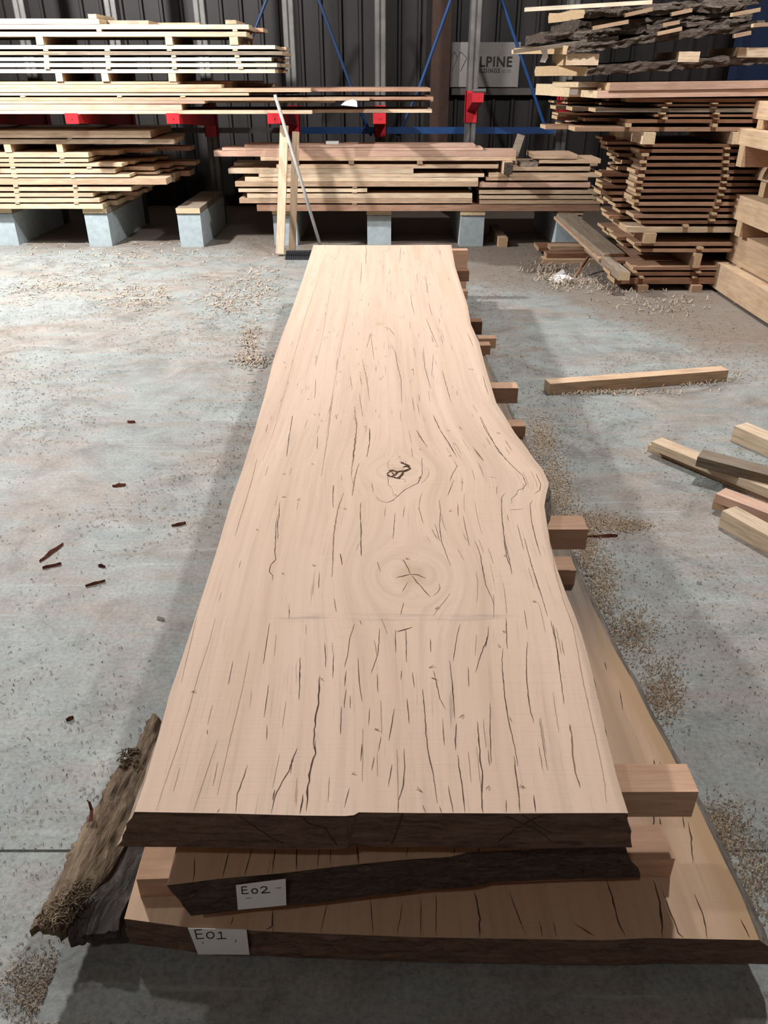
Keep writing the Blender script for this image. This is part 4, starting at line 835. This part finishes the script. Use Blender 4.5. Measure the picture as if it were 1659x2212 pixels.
# ---- big shaggy bark at the near left of the lowest slab
def ribbon(name, left, right, zl, zr, mat, parent, nrow=60, ncol=16, amp=.012, th=.012, seed=0, rag=0.0, label=None):
    """sheet between two px polylines lying at heights zl / zr, thick and rough"""
    def samp(L, t, z):
        Q = [onz(x, y, z) for x, y in L]; D = [0]
        for a, b in zip(Q, Q[1:]): D.append(D[-1]+(b-a).length)
        d = t*D[-1]
        for i in range(len(Q)-1):
            if d <= D[i+1]+1e-9: return Q[i].lerp(Q[i+1], (d-D[i])/(D[i+1]-D[i]))
        return Q[-1].copy()
    vs = []
    for lay in (0, 1):
        for i in range(nrow+1):
            t = i/nrow; a = samp(left, t, zl); b = samp(right, t, zr)
            for j in range(ncol+1):
                s = j/ncol; p = a.lerp(b, s)
                q = Vector((p.x*26+seed, p.y*7, seed)); nz = noise.noise(q)*amp+noise.noise(q*3.3)*amp*.5+noise.noise(Vector((p.x*9, p.y*3, seed)))*amp
                if j == 0: p.x -= abs(noise.noise(Vector((p.y*40, seed, 1))))*rag
                if i == nrow: p.y -= noise.noise(Vector((p.x*60, seed, 3)))*rag*1.2
                if i == 0: p.y += .0
                vs.append((p.x, p.y, p.z+nz+math.sin(math.pi*s)*amp-lay*th))
    n = ncol+1; m = (nrow+1)*n; fs = []
    for i in range(nrow):
        for j in range(ncol):
            q = (i*n+j, i*n+j+1, (i+1)*n+j+1, (i+1)*n+j); fs.append(q[::-1]); fs.append(tuple(m+k for k in q))
    bd = [j for j in range(ncol+1)]+[i*n+ncol for i in range(1, nrow+1)]+[nrow*n+j for j in range(ncol-1, -1, -1)]+[i*n for i in range(nrow-1, 0, -1)]
    for a, b in zip(bd, bd[1:]+bd[:1]): fs.append((a, b, m+b, m+a))
    o = mesh_obj(name, vs, fs, mat, parent=parent)
    bm = bmesh.new(); bm.from_mesh(o.data); bmesh.ops.recalc_face_normals(bm, faces=bm.faces); bm.to_mesh(o.data); bm.free()
    if label: o['label'] = label
    return o
ribbon('smooth_bark', [(345, 1600), (300, 1760), (262, 1830), (232, 1882), (192, 1930), (160, 1966), (146, 2000), (150, 2030)], [(372, 1600), (345, 1740), (330, 1830), (300, 1900), (272, 1950), (258, 1985), (257, 2000), (256, 2012)], .085, .125, M['darkbark'], S1, th=.03, seed=3, rag=.01, label='dark smooth bark on the left flank')
ribbon('fibrous_bark', [(330, 1540), (300, 1594), (254, 1662), (211, 1737), (188, 1770), (151, 1843), (128, 1892), (106, 1940), (73, 1990), (68, 2006)], [(350, 1560), (340, 1640), (310, 1740), (276, 1822), (240, 1880), (200, 1930), (168, 1964), (150, 1990), (140, 2012), (130, 2014)], .115, .100, M['fibre'], S1, nrow=110, ncol=22, amp=.011, th=.022, seed=11, rag=.022, label='brown fibrous bark peeling off the left flank')
mb = MB()
for k in range(240):
    t = R_.random(); c = Vector(onz(82+t*75+R_.uniform(0, 45), 1992-t*75+R_.uniform(-16, 16), .125)); L = R_.uniform(.015, .04); an = R_.uniform(0, 6.3)
    if k > 160: c = onz(R_.uniform(262, 296), R_.uniform(1618, 1660), .11); L *= .8
    p = [c+Vector((math.cos(an)*L*(q-.5), math.sin(an)*L*(q-.5), abs(math.sin(q*3.1))*L*.35+R_.uniform(-.004, .004))) for q in (0, .33, .66, 1)]
    for a, b in zip(p, p[1:]): mb.bar(a, b, .0022, .0016)
tag(mb.build('bark_fibres', M['fibre'], S1), kind='stuff')
# loose strand sticking up and loose frayed end of middle slab
mb = MB(); P = [onz(196, 1775, .12), onz(198, 1750, .13), onz(193, 1733, .15), onz(188, 1728, .155)]; mb.tube(P, [.005, .004, .003, .001], 6); mb.build('bark_strand', M['sliver'], S1)
# ---- bearers between the slabs
def bearer(pr, zt_, h, Yd, xl, label, mat='bearer', w_=None):
    """pr: px of the near-top right corner"""
    p = onz(*pr, zt_); o = beam_obj('slab_bearer', xl, p.x, p.y, p.y+Yd, zt_-h, zt_-.0006, M[mat], M['end'], bow=0, jit=.001)
    return tag(o, label, 'spacer')
nth = ['nearest', 'second', 'third', 'fourth', 'farthest']
up = [((1510, 1710), .075), ((1271, 1143), .09), ((1120, 838), .08), ((1042, 695), .08), ((1014, 585), .08)]
for i, (p, yd) in enumerate(up):
    bearer(p, .4015, .0785, yd, -.48, f'bearer between the upper and middle slabs, {nth[i]} from the camera', 'bearer' if i != 3 and i != 4 else 'brown')
lo = [((1459, 1845), .09), ((1245, 1232), .09), ((1136, 920), .08), ((1060, 746), .08), ((1011, 629), .08)]
for i, (p, yd) in enumerate(lo):
    o = bearer(p, .2215, .0605, yd, -.52, f'bearer between the middle and lowest slabs, {nth[i]} from the camera', 'bearer')
    if i == 0:
        a = onz(294, 1900, .2215); b = onz(1459, 1855, .2215); d = b-a; me = o.data; L0 = max(v.co.x for v in me.vertices)*2
        for v in me.vertices: v.co.x *= d.length/L0
        an = math.atan2(d.y, d.x); o.rotation_euler = (0, 0, an); c = (a+b)/2+Vector((-math.sin(an), math.cos(an), 0))*.045; o.location = (c.x, c.y, .161)
for i, yy in enumerate((1.35, 2.5, 4.0, 5.3, 6.4)):
    o = beam_obj('slab_bearer', -.50, [.60, .56, .55, .79, .60][i], yy, yy+.08, .0006, .0715, M['bearer'], M['end'], bow=0, jit=.001); tag(o, f'floor bearer under the lowest slab, {nth[i]} from the camera', 'spacer')
p = onz(1011, 541, .40); o = beam_obj('slab_bearer', -.5, p.x, p.y, p.y+.085, .2, .40, M['bearer'], M['end'], bow=0, jit=.001); o.location.z = .0006
tag(o, 'bearer standing on edge just beyond the far end of the big slab', 'spacer')
for v in o.data.vertices: v.co.z *= 2
# ---------------------------------------------------------------- papers with hand lettering
def marked_paper(pts, Yp, strokes, marks, label):
    P = [ony(x, y, Yp) for x, y in pts]; c = sum(P, Vector())/4; e = tag(empty('paper_note', c), label, 'paper')
    vs = [p-c+Vector((0, d, 0)) for d in (-.0005, .0005) for p in P]
    mesh_obj('sheet', vs, [(0, 1, 2, 3), (7, 6, 5, 4), (0, 4, 5, 1), (1, 5, 6, 2), (2, 6, 7, 3), (3, 7, 4, 0)], M['paper'], parent=e)
    mb = MB()
    for s_ in strokes:
        Q = [ony(x, y, Yp-.0012)-c for x, y in s_]
        for a, b in zip(Q, Q[1:]): mb.bar(a, b, .0006, .0021, side=(0, 1, 0))
    mb.build('lettering', M['ink'], e); mb = MB()
    for a, b in marks: mb.bar(ony(*a, Yp-.001)-c, ony(*b, Yp-.001)-c, .0006, .0018, side=(0, 1, 0))
    mb.build('staple', M['tag'], e)
def arc(cx, cy, rx, ry, a0, a1, n=12): return [(cx+rx*math.cos(math.radians(a0+(a1-a0)*i/n)), cy+ry*math.sin(math.radians(a0+(a1-a0)*i/n))) for i in range(n+1)]
YP2 = onz(560, 1893, .322).y-.009; YP1 = onz(470, 2008, .16).y-.009
def z6(L): return [(240+x/2.765, 1700+y/2.765) for x, y in L]
marked_paper([(514, 1965), (618.5, 1955), (617, 1898.5), (509.5, 1912)], YP2,
             [z6([(812, 596), (780, 598), (783, 638), (822, 636)]), z6([(781, 617), (812, 615)]), z6(arc(857, 622, 17, 14, 0, 360, 16)), z6([(892, 606), (905, 596), (925, 597), (930, 608), (915, 622), (898, 634), (950, 630)])],
             [z6([(985, 604), (1018, 603)]), z6([(805, 664), (837, 664)])], 'white paper reading E02 stapled to the end of the middle slab')
marked_paper([(428, 2061), (539, 2062), (532.5, 2008), (406, 2005)], YP1,
             [z6([(540, 852), (500, 856), (512, 907), (555, 904)]), z6([(506, 880), (545, 878)]), z6(arc(592, 886, 22, 19, 0, 360, 16)), z6([(640, 875), (655, 865), (660, 906)]), z6([(632, 908), (688, 905)])],
             [z6([(545, 938), (551, 926)]), z6([(742, 928), (746, 912)])], 'white paper reading E01 stapled to the end of the lowest slab')
# ---------------------------------------------------------------- white papers elsewhere
def floor_paper(name, pts, zs, label):
    Q = [onz(x, y, z) for (x, y), z in zip(pts, zs)]; return sheet(name, Q, M['paper'], label)
fp = tag(empty('paper', onz(1212, 600)), 'crumpled white sheet on the floor among shavings by the tall right stack', 'paper'); c0 = onz(1212, 600)
Q = [onz(1181, 603, .006), onz(1203, 612, .004), onz(1240, 602, .008), onz(1221, 592, .02), onz(1195, 594, .015), onz(1217, 581, .075), onz(1222, 594, .02)]
mesh_obj('sheet', [q-c0 for q in Q]+[q-c0-Vector((0, 0, .001)) for q in Q], [(0, 1, 3, 4), (1, 2, 3), (4, 3, 5), (3, 6, 5), (7, 11, 10, 8), (8, 10, 9), (11, 12, 10), (10, 12, 13), (0, 7, 8, 1), (1, 8, 9, 2)], M['paper'], parent=fp)
a = ony(704, 312, MYF+.02); b = ony(731, 306, MYF+.02)
mb = MB(); mb.box(a.x, b.x, MYF+.02, MYF+.12, a.z+.001, a.z+.028); tag(mb.build('label_card', M['paper']), 'small white card standing on the middle stack', 'card')
# ---------------------------------------------------------------- shavings, chips, sawdust
def inslab(x, y): return abs(x) < .72 and .85 < y < 6.9
def curls(name, n, gen, mat, lmin, lmax, wd, label, up_=.006):
    mb = MB(); k = 0
    while k < n:
        c = gen()
        if c is None: continue
        x, y = c; k += 1; dsc = min(1.3, .30+.13*y); L = R_.uniform(lmin, lmax)*dsc; an = R_.uniform(0, 6.283); bend = R_.uniform(-.9, .9); b = len(mb.v); w2 = wd*R_.uniform(.5, 1.2)*dsc
        for q in (0, .5, 1):
            aa = an+bend*(q-.5); cx = x+math.cos(aa)*L*(q-.5); cy = y+math.sin(aa)*L*(q-.5); z = .0008+up_*(1-abs(q-.5)*2)*R_.random()+(up_*.25 if q else 0)
            mb.v += [(cx-math.sin(aa)*w2/2, cy+math.cos(aa)*w2/2, z), (cx+math.sin(aa)*w2/2, cy-math.cos(aa)*w2/2, z+w2*.5*R_.random())]
        mb.f += [(b, b+1, b+3, b+2), (b+2, b+3, b+5, b+4)]; mb.m += [0, 0]
    return tag(mb.build(name, mat), label, 'debris', kind='stuff')
def gen_all(p=1.3):
    def g():
        y = .75+8.9*R_.random()**1.0; x = R_.uniform(-.62, .62)*(y+1.6)
        if inslab(x, y) or x > 2.2 and y > 6.9: return None
        if noise.noise(Vector((x*1.1, y*1.1, 2)))+.35*noise.noise(Vector((x*5, y*5, 2))) < R_.uniform(-.35, .35): return None
        return x, y
    return g
def gen_px(L):
    def g():
        px, py, rx, ry, wt = R_.choice(L); a = R_.gauss(0, .5); b = R_.gauss(0, .5); c = onz(px+a*rx, py+b*ry)
        if inslab(c.x, c.y) and not (c.x > .55 and c.y < 5): return None
        return c.x, c.y
    return g
curls('wood_shavings', 15000, gen_all(), M['shaving'], .008, .030, .004, 'fine pale wood shavings scattered over the concrete floor')
curls('bark_crumbs', 3200, gen_all(), M['chip'],   .005, .017, .005, 'small dark bark crumbs scattered over the concrete floor', .004)
curls('shavings_heap', 700, gen_px([(1195, 578, 60, 18, 1), (1215, 612, 50, 22, 1), (1260, 610, 60, 12, 1), (1330, 625, 90, 14, 1), (1420, 660, 120, 22, 1), (1180, 590, 30, 24, 1)]), M['shaving'], .02, .05, .008, 'drift of curled shavings on the floor in front of the tall right stack', .03)
curls('shavings_drift', 1300, gen_px([(540, 740, 22, 50, 1), (545, 780, 40, 20, 1), (300, 640, 90, 34, 1), (480, 650, 60, 40, 1), (250, 550, 180, 26, 1), (100, 620, 150, 30, 1), (560, 620, 50, 60, 1)]), M['shaving'], .02, .06, .009, 'curled shavings drifted on the floor left of the slab', .015)
curls('sawdust_patch', 11000, gen_px([(1165, 950, 40, 50, 1), (1190, 1020, 45, 70, 1), (1205, 1080, 50, 60, 1), (1330, 1135, 80, 14, 1), (1270, 1130, 90, 26, 1), (1265, 1180, 30, 60, 1), (1300, 1270, 40, 80, 1), (1360, 1370, 70, 60, 1), (1430, 1500, 50, 80, 1), (1560, 1790, 60, 60, 1), (1620, 1900, 70, 110, 1)]), M['dust'], .009, .022, .005, 'pale sawdust and curls along the right side of the slab pile', .008)
curls('shavings_by_timber', 500, gen_px([(1520, 818, 70, 12, 1), (1480, 824, 50, 8, 1), (1300, 850, 160, 5, 1)]), M['dust'], .015, .045, .007, 'little heap of shavings against the lone square timber', .02)
curls('sawdust_front', 900, gen_px([(230, 2110, 200, 90, 1), (270, 2060, 90, 60, 1), (120, 2150, 120, 80, 1)]), M['shaving'], .010, .030, .005, 'sawdust and crumbs on the floor at the lower left corner', .004)
mb = MB()
for k in range(70):
    Y = 1.0+4.5*R_.random()**1.5; s = R_.uniform(.05, .95); x = fl3(Y)+(fr3(Y)-fl3(Y))*s; an = R_.uniform(0, 6.3); L = R_.uniform(.006, .014); z = surf_z(x, Y, TZ, 0)+.0015
    mb.bar((x, Y, z), (x+math.cos(an)*L, Y+math.sin(an)*L, z+.002), .0022, .0012)
tag(mb.build('slab_crumbs', M['dust']), 'tiny pale wood crumbs lying on top of the upper slab', 'debris', kind='stuff')
# larger bark slivers, one by one
for (a, b, w_, lb) in (((86, 1214), (137, 1176), .022, 'long reddish bark sliver on the floor, upper one of two at the left'), ((92, 1229), (133, 1219), .014, 'dark bark sliver just below the long reddish one'), ((371, 1137), (402, 1132), .014, 'small dark bark sliver near the slab, left of its middle'), ((143, 1557), (160, 1552), .010, 'tiny bark piece at the lower left'), ((243, 1052), (272, 1048), .030, 'crumpled clump of bark on the floor left of the slab'), ((1268, 1161), (1334, 1159), .016, 'thin dark bark stick pointing right from the second bearer'), ((275, 912), (292, 914), .025, 'dark crumb of bark on the upper left floor'), ((213, 1223), (228, 1226), .01, 'short bark piece right of the two slivers'), ((185, 1268), (228, 1256), .006, 'thin wood splinter under the two slivers'), ((340, 1337), (356, 1340), .009, 'white curled chip beside the slab shadow'), ((1503, 1260), (1515, 1262), .014, 'white chip on the floor right of the slab')):
    A0 = onz(*a); B0 = onz(*b); c = (A0+B0)/2; d = (B0-A0); L = d.length; d.normalize(); sd = Vector((-d.y, d.x, 0)); vs = []
    for i, t in enumerate((0, .2, .45, .7, .9, 1)):
        ww = w_*(.25, .7, 1, .85, .5, .08)[i]*R_.uniform(.8, 1.2)/2; p = A0+d*L*t-c; zc_ = .004+.006*math.sin(t*3)*R_.random(); off = R_.uniform(-.15, .15)*w_
        vs += [p+sd*(ww+off)+Vector((0, 0, .0008)), p+sd*(off)+Vector((0, 0, zc_+.006)), p-sd*(ww-off)+Vector((0, 0, .0008))]
    fs = []
    for i in range(5): fs += [(3*i, 3*i+1, 3*i+4, 3*i+3), (3*i+1, 3*i+2, 3*i+5, 3*i+4), (3*i+2, 3*i, 3*i+3, 3*i+5)]
    fs += [(0, 2, 1), (15, 16, 17)]
    o = mesh_obj('bark_sliver', vs, fs, M['paper'] if 'white' in lb else M['sliver'], loc=c); tag(o, lb, 'bark' if 'white' not in lb else 'chip')
